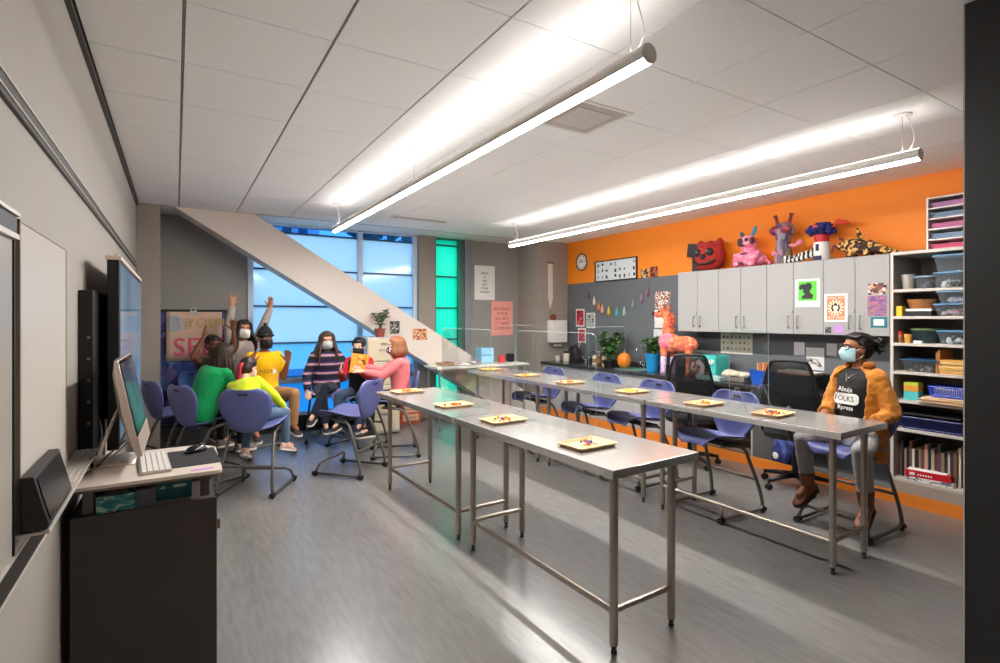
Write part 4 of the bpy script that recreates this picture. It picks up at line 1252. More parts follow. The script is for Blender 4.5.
b.build('brush_strokes', m_ink, p, True)
sheet('paper_sheet', 2.905, 1.262, .10, .125, mat('grey paper', (218, 210, 206), .8), 'greyish sheet just left of the adult\'s face on the wall', 'paper')

# pictures stuck on the upper cabinet doors (door face at x = 5.515)
XD = 5.5145
p, x, n = sheet('art_print', 2.975, 1.85, .245, .285, mat('print white', (240, 238, 234), .7), 'green print with a dark silhouette of a head in profile on the cabinet door', 'print', XD, .002)
MB().obox(n * .0032 + V((0, 0, .02)), (.185, .20, .001), Rw).build('picture', mat('vivid green', (96, 206, 66), .6), p)
sil = [(-.055, -.08), (.05, -.08), (.06, -.045), (.03, -.02), (.022, .0), (.04, .02), (.048, .045), (.035, .075), (.005, .085), (-.02, .07), (-.05, .072), (-.078, .06), (-.088, .03), (-.07, .012), (-.045, .022), (-.04, .012), (-.046, -.008), (-.034, -.022), (-.022, -.034), (-.055, -.05)]
def patch(name, poly, mm, parent, lift):
    b = MB(); b.add([Rw @ V((q[0], q[1], lift)) for q in poly], [tuple(range(len(poly)))]); return b.build(name, mm, parent)
patch('silhouette', [(a, c + .02) for a, c in sil], mat('dark silhouette', (44, 46, 48), .7), p, .0045)
p, x, n = sheet('art_poster', 2.703, 1.693, .215, .275, MATS['print white'], 'orange poster with a rayed dark emblem and lettering on the cabinet door', 'poster', XD, .002)
MB().obox(n * .0030, (.165, .235, .001), Rw).build('picture', mat('orange print', (238, 134, 96), .6, var=.05), p)
b = MB()
for k in range(14):
    a = 2 * PI * k / 14; c1, s1 = math.cos(a), math.sin(a); c2, s2 = math.cos(a + .22), math.sin(a + .22)
    b.add([Rw @ V(q) for q in ((.048 * c1, .048 * s1, .0041), (.075 * c1, .08 * s1, .0041), (.075 * c2, .08 * s2, .0041), (.048 * c2, .048 * s2, .0041))], [(0, 1, 2, 3)])
b.add([Rw @ V((.05 * math.cos(2 * PI * k / 24), .05 * math.sin(2 * PI * k / 24), .0042)) for k in range(24)], [tuple(range(24))])
b.build('rays', mat('pale yellow print', (246, 226, 196), .6), p)
b = MB()
for s in (-1, 1):
    for k in range(3):
        a = math.radians(90 + s * (55 + 40 * k)); c, q = .034 * math.cos(a), .034 * math.sin(a)
        b.add([Rw @ V((c + .011 * math.cos(j * PI / 4), q + .013 * math.sin(j * PI / 4), .0048)) for j in range(8)], [tuple(range(8))])
b.add([Rw @ V((.017 * math.cos(j * PI / 5), .032 + .014 * math.sin(j * PI / 5), .0048)) for j in range(10)], [tuple(range(10))])
b.build('emblem', m_ink, p)
letters('lettering', 'MAKE ART', .034, MATS['pale yellow print'], p, n * .0042 + V((0, 0, .096)), x, (0, 0, 1))
letters('lettering', 'NOT WAR', .036, MATS['pale yellow print'], p, n * .0042 + V((0, 0, -.096)), x, (0, 0, 1))
sheet('note', 2.773, 1.474, .055, .058, mat_patches('black photo', [(24, 22, 24), (30, 28, 28), (150, 140, 136), (26, 24, 26)], 40, .6, 'NOISE'), 'tiny black square picture low on the cabinet door', 'note', XD, .002)
sheet('note', 2.677, 1.487, .083, .078, mat('lilac paper', (198, 146, 214), .7), 'square lilac note low on the cabinet door', 'note', XD, .002)
sheet('photo_print', 2.342, 1.862, .15, .105, mat_patches('group photo', [(40, 30, 30), (150, 60, 50), (230, 220, 214), (90, 70, 60), (200, 160, 130)], 40, .5), 'busy dark photo strip at the top right of the last cabinet door', 'photo', XD, .002)
sheet('art_print', 2.345, 1.705, .155, .187, mat_patches('purple swirl print', [(110, 84, 140), (150, 96, 150), (196, 110, 130), (90, 100, 150), (176, 120, 110)], 14, .5, 'NOISE', stretch=(1, 1, 2)), 'purple and pink swirled print on the last cabinet door', 'print', XD, .002)
p, x, n = sheet('framed_card', 2.33, 1.552, .135, .10, mat('teal border', (20, 120, 132), .5), 'small teal-bordered white card on the last cabinet door', 'card', XD, .002)
MB().obox(n * .003, (.085, .058, .001), Rw).build('card', m_paper, p)
b = MB()
for k in range(3): b.obox(n * .004 + V((0, 0, .014 - .014 * k)), (.05, .003, .0008), Rw)
b.build('lettering', mat('rose print', (210, 150, 150), .7), p)

# pictures taped to the diagonal brace (its face at y = 7.27)
p, x, n = flat('photo_print', (2.68, 7.268, 1.46), .15, .18, XB, mat_patches('dark photo collage', [(40, 38, 36), (120, 116, 108), (206, 200, 190), (60, 70, 50)], 42, .6), 'dark black and white photo taped to the cream brace beside the plant', 'photo')
p, x, n = flat('photo_print', (3.07, 7.268, 1.355), .22, .165, XB, mat_patches('orange group photo', [(226, 160, 100), (150, 90, 60), (236, 200, 160), (200, 120, 80)], 42, .6), 'orange toned group photo taped to the cream brace', 'photo')

# ------------------------------------------------------------------ plants, pots
m_terra = mat('terracotta', (150, 78, 58), .75)
m_soil = mat('potting soil', (50, 36, 28), .95)
m_pl1 = mat('houseplant leaf', (74, 118, 62), .45, var=.2, scale=9)
m_pl2 = mat('pale green leaf', (110, 150, 70), .45, var=.2, scale=9)
m_stem = mat('plant stem', (86, 96, 56), .6)
def leaf(b, base, d, up, L_, w, mi=0, droop=.3):
    d = V(d).normalized(); s = d.cross(V(up)).normalized(); u = s.cross(d).normalized()
    vs = []; n = 6
    for i in range(n + 1):
        t = i / n; ww = w * math.sin(PI * min(1, t * .92 + .06)) ** .8
        c = V(base) + d * (L_ * t) - V((0, 0, 1)) * (droop * L_ * t * t)
        vs += [c - s * ww + u * ww * .25, c, c + s * ww + u * ww * .25]
    fs = []
    for i in range(n):
        a = i * 3; fs += [(a, a + 1, a + 4, a + 3), (a + 1, a + 2, a + 5, a + 4)]
    b.add(vs, fs, mi)
def plant(name, label, loc, pot, potm, spread, height, nst, leafm, seed, lsize=(.07, .028), cat='plant'):
    t = thing(name, label, cat, loc)
    h = pot[1]; r = pot[0]
    MB().lathe([(r * .72, 0), (r * .95, h * .86), (r * 1.06, h * .86), (r * 1.06, h), (r * .94, h), (r * .92, h * .9)], n=24).build('pot', potm, t, 40)
    MB().lathe([(r * .92, h * .88), (r * .5, h * .91), (0.001, h * .92)], n=18, cap=False).build('soil', m_soil, t, True)
    rnd = random.Random(seed); sb = MB(); lb = MB()
    for k in range(nst):
        a = rnd.uniform(0, 2 * PI); tip = V((math.cos(a), math.sin(a), 0)) * spread * rnd.uniform(.25, 1) + V((0, 0, h + height * rnd.uniform(.55, 1)))
        base = V((rnd.uniform(-.3, .3) * r, rnd.uniform(-.3, .3) * r, h * .9))
        mid = (base + tip) / 2 + V((0, 0, height * .12)); pts = catmull([base, mid, tip], 4)
        sb.tube(pts, .004, 5)
        for i in range(2, len(pts)):
            for q in range(2):
                aa = rnd.uniform(0, 2 * PI)
                leaf(lb, pts[i], (math.cos(aa), math.sin(aa), rnd.uniform(.0, .7)), (0, 0, 1), lsize[0] * rnd.uniform(.7, 1.2), lsize[1] * rnd.uniform(.8, 1.1), rnd.choice((0, 0, 1)), rnd.uniform(.1, .5))
    sb.build('stems', m_stem, t, True); lb.build('leaves', leafm, t, True)
    return t
plant('potted_plant', 'small potted plant in a clay pot on the filing cabinet', (2.40, 7.09, 1.3305), (.075, .12), m_terra, .16, .26, 6, [m_pl1, mat('dark leaf', (44, 62, 40), .45)], 4, (.075, .032))
plant('potted_plant', 'leafy plant trailing from a low dish beside the pumpkin', (5.53, 5.90, .866), (.10, .09), m_black, .24, .42, 18, [m_pl1, m_pl2], 9, (.12, .036))
plant('potted_plant', 'green plant in a tall bright blue pot on the counter', (5.58, 5.10, .866), (.105, .24), mat('blue glazed pot', (30, 140, 200), .35), .16, .22, 14, [m_pl1, m_pl2], 12, (.09, .026))
# pumpkin
t = thing('pumpkin', 'small orange pumpkin on the dark counter', 'pumpkin', (5.52, 5.58, .866))
b = MB(); rings = []
for j in range(1, 12):
    th = PI * j / 12
    rings.append([(.092 * math.sin(th) * (1 + .05 * math.cos(9 * 2 * PI * i / 72)) * math.cos(2 * PI * i / 72), .092 * math.sin(th) * (1 + .05 * math.cos(9 * 2 * PI * i / 72)) * math.sin(2 * PI * i / 72), .115 - .115 * math.cos(th)) for i in range(72)])
b.ring_loft(rings); b.build('body', mat('pumpkin skin', (240, 130, 24), .45, var=.06), t, True)
MB().tube(catmull([(0, 0, .21), (.005, 0, .235), (.018, .005, .258)], 4), [.014] * 8 + [.010], 8).build('stem', mat('pumpkin stem', (110, 96, 50), .7), t, True)
# soap bottles in a caddy, wreath, jars, mug
m_bot = [mat('amber bottle', (120, 70, 34), .25), mat('cream bottle', (220, 204, 178), .4), mat('black pump', (26, 24, 24), .4), mat('white pump', (230, 226, 220), .4)]
for k, (y_, bm_, pm, lab) in enumerate(((6.30, 1, 2, 'cream soap bottle with black pump, left of three on the counter'), (6.19, 0, 3, 'amber soap bottle with white pump, middle of three on the counter'), (6.08, 1, 2, 'cream soap bottle with black pump, right of three, nearest the plant'))):
    t = thing('soap_bottle', lab, 'bottle', (5.60, y_, .866), 0, 'soap bottles on the counter')
    MB().lathe([(.036, 0), (.038, .01), (.038, .115), (.030, .135), (.013, .145), (.013, .155)], n=20).build('bottle', m_bot[bm_], t, 40)
    b = MB(); b.lathe([(.014, .153), (.014, .17), (.005, .172), (.005, .20), (.012, .202), (.012, .212)], n=12); b.tube([(0, 0, .207), (-.04, 0, .203)], .006, 8)
    b.build('pump', m_bot[pm], t, 40)
    MB().lathe([(.0384, .035), (.0384, .095)], n=20, cap=False).build('label_band', mat('brown label', (150, 110, 78), .6), t, True)
t = thing('wreath', 'dark woven wreath leaning on the counter in the corner', 'wreath', (5.72, 6.92, .866))
b = MB(); rnd = random.Random(2)
for k in range(46):
    a0 = rnd.uniform(0, 2 * PI); rr = .115 + rnd.uniform(-.03, .03)
    pts = [(rnd.uniform(-.035, .035) , (rr + rnd.uniform(-.012, .012)) * math.cos(a0 + .16 * j), .150 + (rr + rnd.uniform(-.012, .012)) * math.sin(a0 + .16 * j)) for j in range(9)]
    b.tube(catmull(pts, 3), .0065, 5)
b.build('twigs', mat('dark twig', (62, 40, 34), .8, var=.2), t, True)
t = thing('mug', 'small white mug at the far end of the counter', 'mug', (5.56, 7.20, .866))
MB().lathe([(.036, 0), (.040, .01), (.041, .085), (.037, .085), (.035, .012), (.0, .01)], n=20, cap=False).build('cup', mat('white ceramic', (232, 228, 220), .3), t, 40)
MB().tube(catmull([(0, .04, .07), (0, .065, .06), (0, .065, .03), (0, .04, .02)], 4), .005, 6).build('handle', MATS['white ceramic'], t, True)
for k, (y_, lab) in enumerate(((7.03, 'cream jar with dark lid beside the white mug'),)):
    t = thing('jar', lab, 'jar', (5.62, y_, .866))
    MB().lathe([(.05, 0), (.052, .01), (.052, .13), (.046, .14)], n=20).build('body', m_bot[1], t, 40)
    MB().lathe([(.053, .14), (.053, .17), (.0, .172)], n=20).build('lid', m_bot[2], t, 40)
tag(MB().lathe([(.045, 0), (.05, .01), (.05, .12), (.042, .12), (.040, .012), (.0, .01)], n=20, cap=False).build('dark_cup', mat('dark mug', (60, 46, 38), .4), None, 40, loc=(5.74, 7.15, .866)), 'dark cup behind the white mug on the counter', 'cup')

# ------------------------------------------------------------------ papier-mache animal on the counter
m_anim = mat_patches('orange pink papier mache', [(236, 112, 66), (240, 140, 90), (232, 96, 76), (244, 160, 120), (226, 110, 90)], 26, .75, bump=.3)
m_animp = mat_patches('pink papier mache', [(240, 130, 160), (246, 150, 180), (236, 116, 140), (244, 140, 120)], 26, .75, bump=.3)
m_lav = mat_patches('lavender papier mache', [(206, 180, 210), (220, 196, 214), (190, 166, 204)], 30, .75, bump=.3)
t = thing('animal_sculpture', 'tall pink and orange papier-mache animal with a horn, standing on the counter', 'sculpture', (5.53, 4.63, .866))
b = MB()
b.ell((0, .10, .40), (.105, .15, .125)); b.ell((.0, -.14, .39), (.10, .16, .11)); b.ell((0, -.02, .40), (.09, .16, .10))
nk = catmull([(0, .16, .44), (-.01, .16, .58), (-.02, .14, .70), (-.03, .17, .79)], 4)
b.tube(nk, [.085, .08, .075, .07, .066, .062, .06, .058, .056, .056, .056, .058, .06], 12)
b.ell((-.04, .19, .80), (.062, .085, .065)); b.ell((-.06, .27, .775), (.045, .075, .042))
for x_, y_ in ((-.06, .17), (.055, .12), (-.05, -.22), (.06, -.19)):
    b.tube([(x_, y_, .40), (x_ * 1.05, y_ + .005, .22)], [.06, .04], 10)
body = link('body', remeshed(b, .010, 3, .004, 30), m_anim, t, True)
for x_, y_ in ((-.06, .17), (.055, .12), (-.05, -.22), (.06, -.19)):
    q = MB(); q.tube([(x_ * 1.05, y_ + .005, .25), (x_ * 1.1, y_ + .012, .03), (x_ * 1.1, y_ + .02, .0)], [.039, .036, .044], 12)
    q.build('leg', m_lav if y_ > 0 else m_anim, t, True)
ch = MB(); ch.ell((-.03, .14, .42), (.10, .13, .115)); ch.build('chest', m_animp, t, True)
MB().ell((-.075, .335, .785), (.034, .03, .030)).build('nose', mat('dark blue nose', (36, 42, 60), .5), t, True)
b = MB(); b.cyl((-.045, .17, .85), (-.02, .09, 1.02), .016, .002, 10); b.build('horn', mat('horn grey', (150, 130, 120), .6), t, True)
b = MB()
for s in (-1, 1): b.ell((-.045 + s * .055, .15, .865), (.02, .015, .045), Euler((0, s * .5, 0)))
b.build('ear', m_anim, t, True)
b = MB()
for s in (-1, 1): b.ell((-.05 + s * .052, .225, .815), (.012, .014, .014))
b.build('eye', m_ink, t, True)
rnd = random.Random(6); b = MB()
for k in range(60):
    u = rnd.random(); p0 = nk[int(u * (len(nk) - 1))] + V((rnd.uniform(-.02, .02), -.045, 0))
    b.tube([p0, p0 + V((rnd.uniform(-.03, .03), -.04, rnd.uniform(-.01, .03))), p0 + V((rnd.uniform(-.04, .04), -.06, rnd.uniform(-.05, .02)))], [.008, .006, .002], 5)
b.build('mane', m_anim, t, True)

# turquoise machine with dials, patterned head mask, stack of cloths, blue bin, folders
m_tq = mat('turquoise enamel', (70, 190, 182), .35, var=.03)
t = thing('kitchen_appliance', 'turquoise boxy machine with white round dials on the counter', 'appliance', (5.60, 4.16, .866))
MB().box(-.14, .14, -.14, .21, .012, .275).build('body', m_tq, t, bevel=.02, seg=3)
for y_, z_ in ((.04, .20), (-.09, .20), (.0, .10)):
    b = MB(); b.cyl((-.14, y_, z_), (-.165, y_, z_), .032, .028, 20); b.build('dial', mat('white dial', (232, 232, 226), .4), t, 40)
    MB().box(-.170, -.165, y_ - .004, y_ + .004, z_ - .024, z_ + .024).build('pointer', mat('dial pointer', (90, 110, 120), .5), t)
MB().box(-.145, -.139, -.12, .19, .03, .055).build('slot', m_ink, t)
for x_ in (-.11, .11):
    for y_ in (-.11, .18): MB().cyl((x_, y_, 0), (x_, y_, .014), .016).build('foot', m_glide, t)
t = thing('mask_sculpture', 'white papier-mache face mask with red pattern and black hair leaning on the turquoise machine', 'mask', (5.405, 4.22, .866), .15)
b = MB(); b.ell((0, 0, .115), (.035, .10, .115)); b.build('face', mat_patches('red and white pattern', [(236, 226, 220), (236, 226, 220), (200, 90, 80), (240, 232, 226), (170, 60, 60)], 26, .6), t, True)
b = MB(); rnd = random.Random(4)
for k in range(40):
    a = rnd.uniform(-.9, 1.9); b.ell((.01, -.10 * math.sin(a) * .95, .115 + .115 * math.cos(a) * .95), (.024, .022, .022))
b.build('hair', m_ink, t, True)
b = MB(); b.ell((-.036, .03, .135), (.006, .018, .010)); b.ell((-.036, -.03, .135), (.006, .018, .010)); b.ell((-.038, 0, .07), (.006, .03, .012))
b.build('features', m_ink, t, True)
t = thing('paper_roll_stack', 'rumpled cream cloth on a grey tray of supplies on the counter', 'cloth', (5.55, 3.79, .866))
MB().box(-.13, .13, -.17, .17, 0, .055).build('tray', mat('grey wire tray', (110, 108, 104), .5), t, bevel=.006)
b = MB(); 
for k in range(9):
    b.ell((random.uniform(-.07, .07), -.12 + .03 * k, .07 + random.uniform(0, .02)), (.08, .06, .035))
link('cloth', remeshed(b, .008, 4, .008, 18), mat('cream cloth', (206, 198, 176), .9, var=.06), t, True)
m_bluebin = mat('blue plastic', (30, 92, 200), .4, var=.02)
def open_bin(name, label, loc, sx, sy, h, mm, rz=0, cat='bin', taper=.86, group=None, th=.004):
    t = thing(name, label, cat, loc, rz, group)
    o0 = rrect(sx * taper, sy * taper, .02, 4); o1 = rrect(sx, sy, .025, 4); i1 = rrect(sx - 2 * th, sy - 2 * th, .022, 4); i0 = rrect(sx * taper - 2 * th, sy * taper - 2 * th, .018, 4)
    lip = rrect(sx + .016, sy + .016, .03, 4)
    b = MB(); b.ring_loft([[(x, y, 0) for x, y in o0], [(x, y, h - .012) for x, y in o1], [(x, y, h - .012) for x, y in lip], [(x, y, h) for x, y in lip], [(x, y, h) for x, y in i1], [(x, y, th) for x, y in i0]])
    b.build('bin_body', mm, t, 40)
    return t
t = open_bin('storage_bin', 'bright blue plastic bin filled with orange folders on the counter', (5.55, 3.44, .866), .28, .24, .155, m_bluebin)
for k in range(5):
    MB().obox((.0, -.075 + .028 * k, .135), (.22, .012, .20), Euler((.25 - .05 * k, 0, 0))).build('folder', mat('orange folder', (232, 124, 70), .7) if k % 2 else mat('manila folder', (226, 190, 150), .7), t)
t = open_bin('storage_bin', 'dark bin of papers on the counter behind the office chair', (5.56, 3.05, .866), .34, .42, .15, mat('dark grey bin', (44, 46, 52), .45))
MB().obox((0, .02, .165), (.26, .36, .016), Euler((.04, .0, .1))).build('papers', mat('white papers', (224, 214, 204), .8), t)
MB().obox((0, .03, .149), (.27, .34, .014), Euler((.02, .0, -.05))).build('papers', MATS['orange folder'], t)
tag(MB().box(-.10, .10, -.16, .16, 0, .045).build('book_stack', mat('pale teal book', (150, 186, 182), .6), None, bevel=.004, loc=(5.42, 4.02, .866)), 'flat pale green board lying in front of the turquoise machine', 'board')

# under-counter things: helmets, backpack
m_red = mat('glossy red', (206, 34, 46), .3); m_wht = mat('glossy white', (236, 232, 228), .3)
t = thing('helmet', 'red and white helmet on the open shelf under the counter', 'helmet', (5.44, 3.82, .4805))
b = MB(); b.ell((0, 0, .085), (.105, .105, .10), nu=24, nv=14)
me = b.mesh('h')
for v in me.vertices: v.co.z = max(v.co.z, 0.0)
link('shell', me, m_wht, t, True)
b = MB(); b.ell((0, 0, .105), (.104, .104, .088), nu=24, nv=12); 
me = b.mesh('h2')
for v in me.vertices: v.co.z = max(v.co.z, .10)
link('crown', me, m_red, t, True)
MB().box(-.112, -.09, -.055, .05, .035, .075).build('visor', m_ink, t, bevel=.008)
tag(open_bin('supply_box', 'x', (5.46, 4.14, .4805), .20, .26, .12, mat('brown box', (120, 66, 46), .6)), 'brown box of supplies on the open shelf under the counter', 'box')
t = thing('backpack', 'navy blue patterned backpack on the floor in the knee space', 'backpack', (5.42, 3.14, 0), math.radians(80))
m_navy = mat_patches('navy print', [(34, 46, 110), (30, 40, 96), (60, 80, 150), (26, 34, 84)], 16, .75)
b = MB(); b.ell((0, 0, .20), (.15, .095, .20)); b.ell((0, 0, .10), (.155, .10, .10)); b.ell((0, .08, .14), (.11, .05, .10))
me = remeshed(b, .010, 4, .006, 14)
for v in me.vertices: v.co.z = max(v.co.z, 0.0)
link('bag', me, m_navy, t, True)
MB().tube(catmull([(-.03, 0, .39), (-.03, .0, .43), (.03, 0, .43), (.03, 0, .39)], 5), .008, 8).build('loop', m_ink, t, True)
MB().tube(catmull([(-.07, -.09, .36), (-.09, -.13, .22), (-.08, -.09, .05)], 5), .014, 8).build('strap', m_navy, t, True)
MB().ell((.02, .132, .17), (.035, .006, .035)).build('badge', m_paper, t, True)

# side desk things
t = thing('drawer_organiser', 'light blue translucent drawer unit on the side desk', 'drawers', (4.04, 7.04, .9055))
MB().box(-.115, .115, -.08, .10, 0, .235).build('case', mat('ice blue plastic', (120, 190, 226), .3), t, bevel=.008)
for k in range(2): MB().box(-.107, .107, -.088, -.079, .015 + .112 * k, .115 + .112 * k).build('drawer', mat('pale blue drawer', (160, 212, 238), .3), t, bevel=.006)
tag(MB().lathe([(.05, 0), (.056, .01), (.058, .11), (.052, .11), (.048, .012), (.0, .01)], n=22, cap=False).build('red_pot', mat('red pot', (226, 70, 66), .4), None, 40, loc=(4.32, 7.0, .9055)), 'round red pot on the side desk', 'pot')
tag(MB().box(-.05, .05, -.05, .05, 0, .13).build('speaker_cube', m_black, None, bevel=.01, loc=(4.50, 7.04, .9055)), 'black cube beside the red pot on the side desk', 'cube')
for k, (x_, w_, h_, lab) in enumerate(((3.34, .16, .045, 'brown cardboard tray at the left end of the side desk'), (3.58, .18, .02, 'flat pale paper pile in the middle of the side desk'), (3.82, .10, .03, 'small grey dish of clutter by the blue drawers'))):
    t = open_bin('desk_tray', lab, (x_, 6.98, .9055), w_ * 1.3, .24, h_, mat('cardboard tan', (196, 160, 130), .8) if k == 0 else m_paper if k == 1 else mat('dish grey', (170, 166, 160), .6), cat='tray')
    b = MB(); rnd = random.Random(k)
    for j in range(10): b.obox((rnd.uniform(-.07, .07), rnd.uniform(-.08, .08), h_ * .5 + rnd.uniform(0, .02)), (rnd.uniform(.03, .07), rnd.uniform(.02, .05), .012), Euler((rnd.uniform(-.3, .3), rnd.uniform(-.3, .3), rnd.uniform(0, 3))), j % 3)
    b.build('contents', [m_paper, mat('pinkish scrap', (206, 140, 130), .8), mat('brown scrap', (130, 96, 76), .8)], t)

# ------------------------------------------------------------------ sculptures on top of the upper cabinets
ZS = 2.1765
t = thing('monster_head', 'red monster head sculpture with big black eyes on the cabinet tops', 'sculpture', (5.66, 4.24, ZS))
b = MB(); b.ell((0, 0, .19), (.15, .20, .185)); b.ell((0, .02, .08), (.13, .17, .08))
for s in (-1, 1): b.ell((.0, s * .14, .345), (.05, .045, .05))
link('head', remeshed(b, .010, 3, .007, 22), mat('red papier mache', (170, 42, 36), .8, var=.22, scale=34, bump=.4, bscale=60), t, True)
for s in (-1, 1):
    b = MB(); b.ell((-.135, s * .085, .225), (.035, .052, .048)); e_ = b.build('eye', mat('monster black', (40, 30, 28), .6), t, True)
    MB().ell((-.168, s * .075, .235), (.008, .016, .016)).build('pupil', mat('eye glint grey', (120, 112, 108), .4), e_, True)
MB().ell((-.15, 0, .17), (.03, .04, .035)).build('nose', MATS['monster black'], t, True)
MB().tube(catmull([(-.115, .15, .12), (-.15, .07, .085), (-.155, 0, .08), (-.15, -.07, .085), (-.115, -.15, .12)], 5), .014, 8).build('mouth', MATS['monster black'], t, True)
t = thing('cardboard_box', 'black cardboard box stacked behind the red monster head', 'box', (5.70, 4.47, ZS))
b = MB(); b.box(-.07, .10, -.13, .02, 0, .20); b.build('lower_box', mat('black card', (38, 36, 36), .7), t, bevel=.003)
MB().obox((.0, .02, .28), (.14, .15, .17), Euler((.12, 0, .1))).build('upper_box', MATS['black card'], t, bevel=.003)

t = thing('creature_sculpture', 'pink seated creature sculpture with one blue ear on the cabinet tops', 'sculpture', (5.66, 3.70, ZS))
m_pk = mat_patches('pink tissue', [(240, 140, 170), (232, 120, 150), (246, 170, 190), (226, 110, 140)], 24, .75, bump=.3)
b = MB(); b.ell((0, 0, .11), (.11, .15, .12)); b.ell((0, -.02, .09), (.12, .17, .09)); b.ell((0, .03, .285), (.09, .105, .09))
for s in (-1, 1): b.tube([(-.06, s * .12, .15), (-.13, s * .10, .06)], [.05, .04], 8); b.ell((-.12, s * .09, .03), (.06, .045, .032))
link('body', remeshed(b, .009, 3, .005, 26), m_pk, t, True)
for s, c in ((1, 'dark ear'), (-1, 'blue ear')):
    b = MB(); b.ell((0, .03 + s * .075, .395 + (.02 if s < 0 else -.01)), (.015, .026, .065 if s < 0 else .045), Euler((-s * .45, 0, 0))); b.build('ear', mat(c, (70, 96, 104) if s > 0 else (50, 140, 170), .6), t, True)
b = MB(); b.ell((-.085, .075, .29), (.02, .035, .05)); b.ell((-.085, -.0, .315), (.015, .02, .022)); b.ell((-.095, .035, .25), (.012, .03, .012)); b.ell((-.07, -.065, .30), (.02, .03, .04))
b.build('face_marks', mat('dark face paint', (60, 40, 46), .6), t, True)
b = MB(); b.ell((-.09, .02, .155), (.03, .06, .015)); b.ell((-.13, .05, .05), (.03, .03, .018)); b.build('belly_marks', mat('mauve paint', (120, 70, 90), .6), t, True)
MB().tube(catmull([(.0, -.15, .08), (.02, -.20, .05), (.0, -.24, .03)], 4), .02, 8).build('tail', m_pk, t, True)

t = thing('creature_sculpture', 'tall purple grey creature with red horns and big eyes on the cabinet tops', 'sculpture', (5.66, 3.31, ZS))
m_pg = mat_patches('purple grey weave', [(110, 96, 120), (150, 140, 150), (90, 70, 100), (170, 120, 130), (130, 120, 90)], 34, .75, bump=.3, stretch=(1, 1, .35))
b = MB(); b.lathe([(.085, 0), (.095, .05), (.08, .15), (.07, .25), (.085, .31)], n=24); b.ell((0, 0, .36), (.10, .125, .075)); b.ell((0, 0, .40), (.08, .10, .06))
link('body', remeshed(b, .009, 3, .004, 26), m_pg, t, True)
b = MB()
for s in (-1, 1): b.ell((-.07, s * .06, .37), (.04, .055, .045))
b.build('eye', mat_patches('red purple eye', [(150, 40, 66), (110, 40, 80), (190, 90, 100)], 24, .5), t, True)
b = MB()
for s in (-1, 1): b.tube(catmull([(0, s * .06, .43), (0, s * .075, .49), (-.01, s * .095, .545)], 4), [.02] * 4 + [.018, .016, .02, .024, .026], 8)
b.build('horn', mat_patches('red print horn', [(176, 50, 50), (120, 60, 70), (200, 90, 80)], 40, .6), t, True)
b = MB(); b.tube(catmull([(-.02, -.08, .20), (-.05, -.16, .19), (-.06, -.20, .21)], 4), .018, 8); b.ell((-.06, -.21, .215), (.025, .035, .03))
b.build('arm', mat('pink clay', (226, 130, 150), .7), t, True)
MB().ell((-.068, .07, .12), (.025, .03, .025)).build('hand', MATS['pink clay'], t, True)

t = thing('striped_sculpture', 'black and white zebra-striped long tail piece lying on the cabinet tops', 'sculpture', (5.60, 3.06, ZS))
m_zeb = mat_bands('zebra', [(236, 230, 222), (28, 26, 26)], 'Y', .045, .7)
b = MB(); b.tube(catmull([(0, .22, .022), (-.01, .10, .03), (.0, -.02, .055), (.02, -.12, .09), (.02, -.17, .13)], 5), [.02] * 6 + [.026] * 6 + [.03] * 9, 10)
rnd = random.Random(1)
for k in range(16):
    y_ = .2 - .023 * k; z_ = .03 + max(0, (.1 - y_)) * .25; b.obox((rnd.uniform(-.02, .02), y_, z_ + .035), (.012, .035, .03), Euler((rnd.uniform(-.6, .6), 0, rnd.uniform(-.6, .6))))
b.build('tail', m_zeb, t, 50)
t = thing('figure_sculpture', 'white cylinder figure with red neck and blue curly top on the cabinet tops', 'sculpture', (5.64, 2.90, ZS))
b = MB(); b.lathe([(.07, 0), (.075, .02), (.078, .15), (.07, .19)], n=24); b.build('body', mat('chalk white', (232, 228, 226), .7, var=.03), t, 40)
MB().lathe([(.070, .186), (.066, .20), (.070, .26), (.06, .27)], n=24).build('neck', mat('crimson wrap', (196, 34, 44), .6), t, 40)
b = MB(); rnd = random.Random(12)
for k in range(70):
    a = rnd.uniform(0, 2 * PI); r = rnd.uniform(0, .11); b.ell((r * math.cos(a) * .8, r * math.sin(a) * 1.25, .30 + rnd.uniform(-.02, .085) * (1 - r * 4)), rnd.uniform(.022, .035), nu=8, nv=6)
b.build('curls', mat('ultramarine curls', (36, 40, 110), .8, var=.25, scale=30), t, True)
MB().ell((-.085, .02, .33), (.025, .03, .035)).build('bow', mat('orange bow', (224, 90, 60), .7), t, True)
MB().box(-.080, -.074, -.012, .022, .10, .17).build('mark', mat('navy marks', (40, 42, 80), .7), t, bevel=.003)
MB().box(-.079, -.07, -.035, .05, .0, .05).build('mark', MATS['navy marks'], t, bevel=.003)
b = MB(); b.tube(catmull([(0, -.10, .33), (.0, -.14, .36), (-.01, -.20, .375), (0, -.25, .345)], 4), [.012] * 4 + [.02] * 6 + [.024, .018, .01], 8); b.ell((-.0, -.16, .385), (.02, .03, .022)); b.ell((0, -.235, .35), (.018, .03, .02))
b.build('red_feather', mat('red orange feather', (216, 66, 36), .8, var=.15), t, True)
t = thing('giraffe_sculpture', 'giraffe-patterned lying creature with long tail on the cabinet tops', 'sculpture', (5.66, 2.53, ZS))
m_gir = mat_patches('giraffe patches', [(60, 34, 24), (70, 40, 28), (236, 190, 110), (50, 30, 22), (226, 170, 90)], 44, .7)
b = MB(); b.tube(catmull([(0, .17, .135), (0, .10, .12), (0, .0, .105), (0, -.10, .085), (0, -.18, .055), (.0, -.27, .028), (0, -.30, .02)], 4), [.045, .06, .068, .072, .075, .078, .078, .078, .076, .074, .07, .066, .060, .054, .048, .044, .04, .034, .030, .028, .024, .022, .02, .016, .012], 12)
b.ell((-.0, .19, .135), (.05, .05, .045))
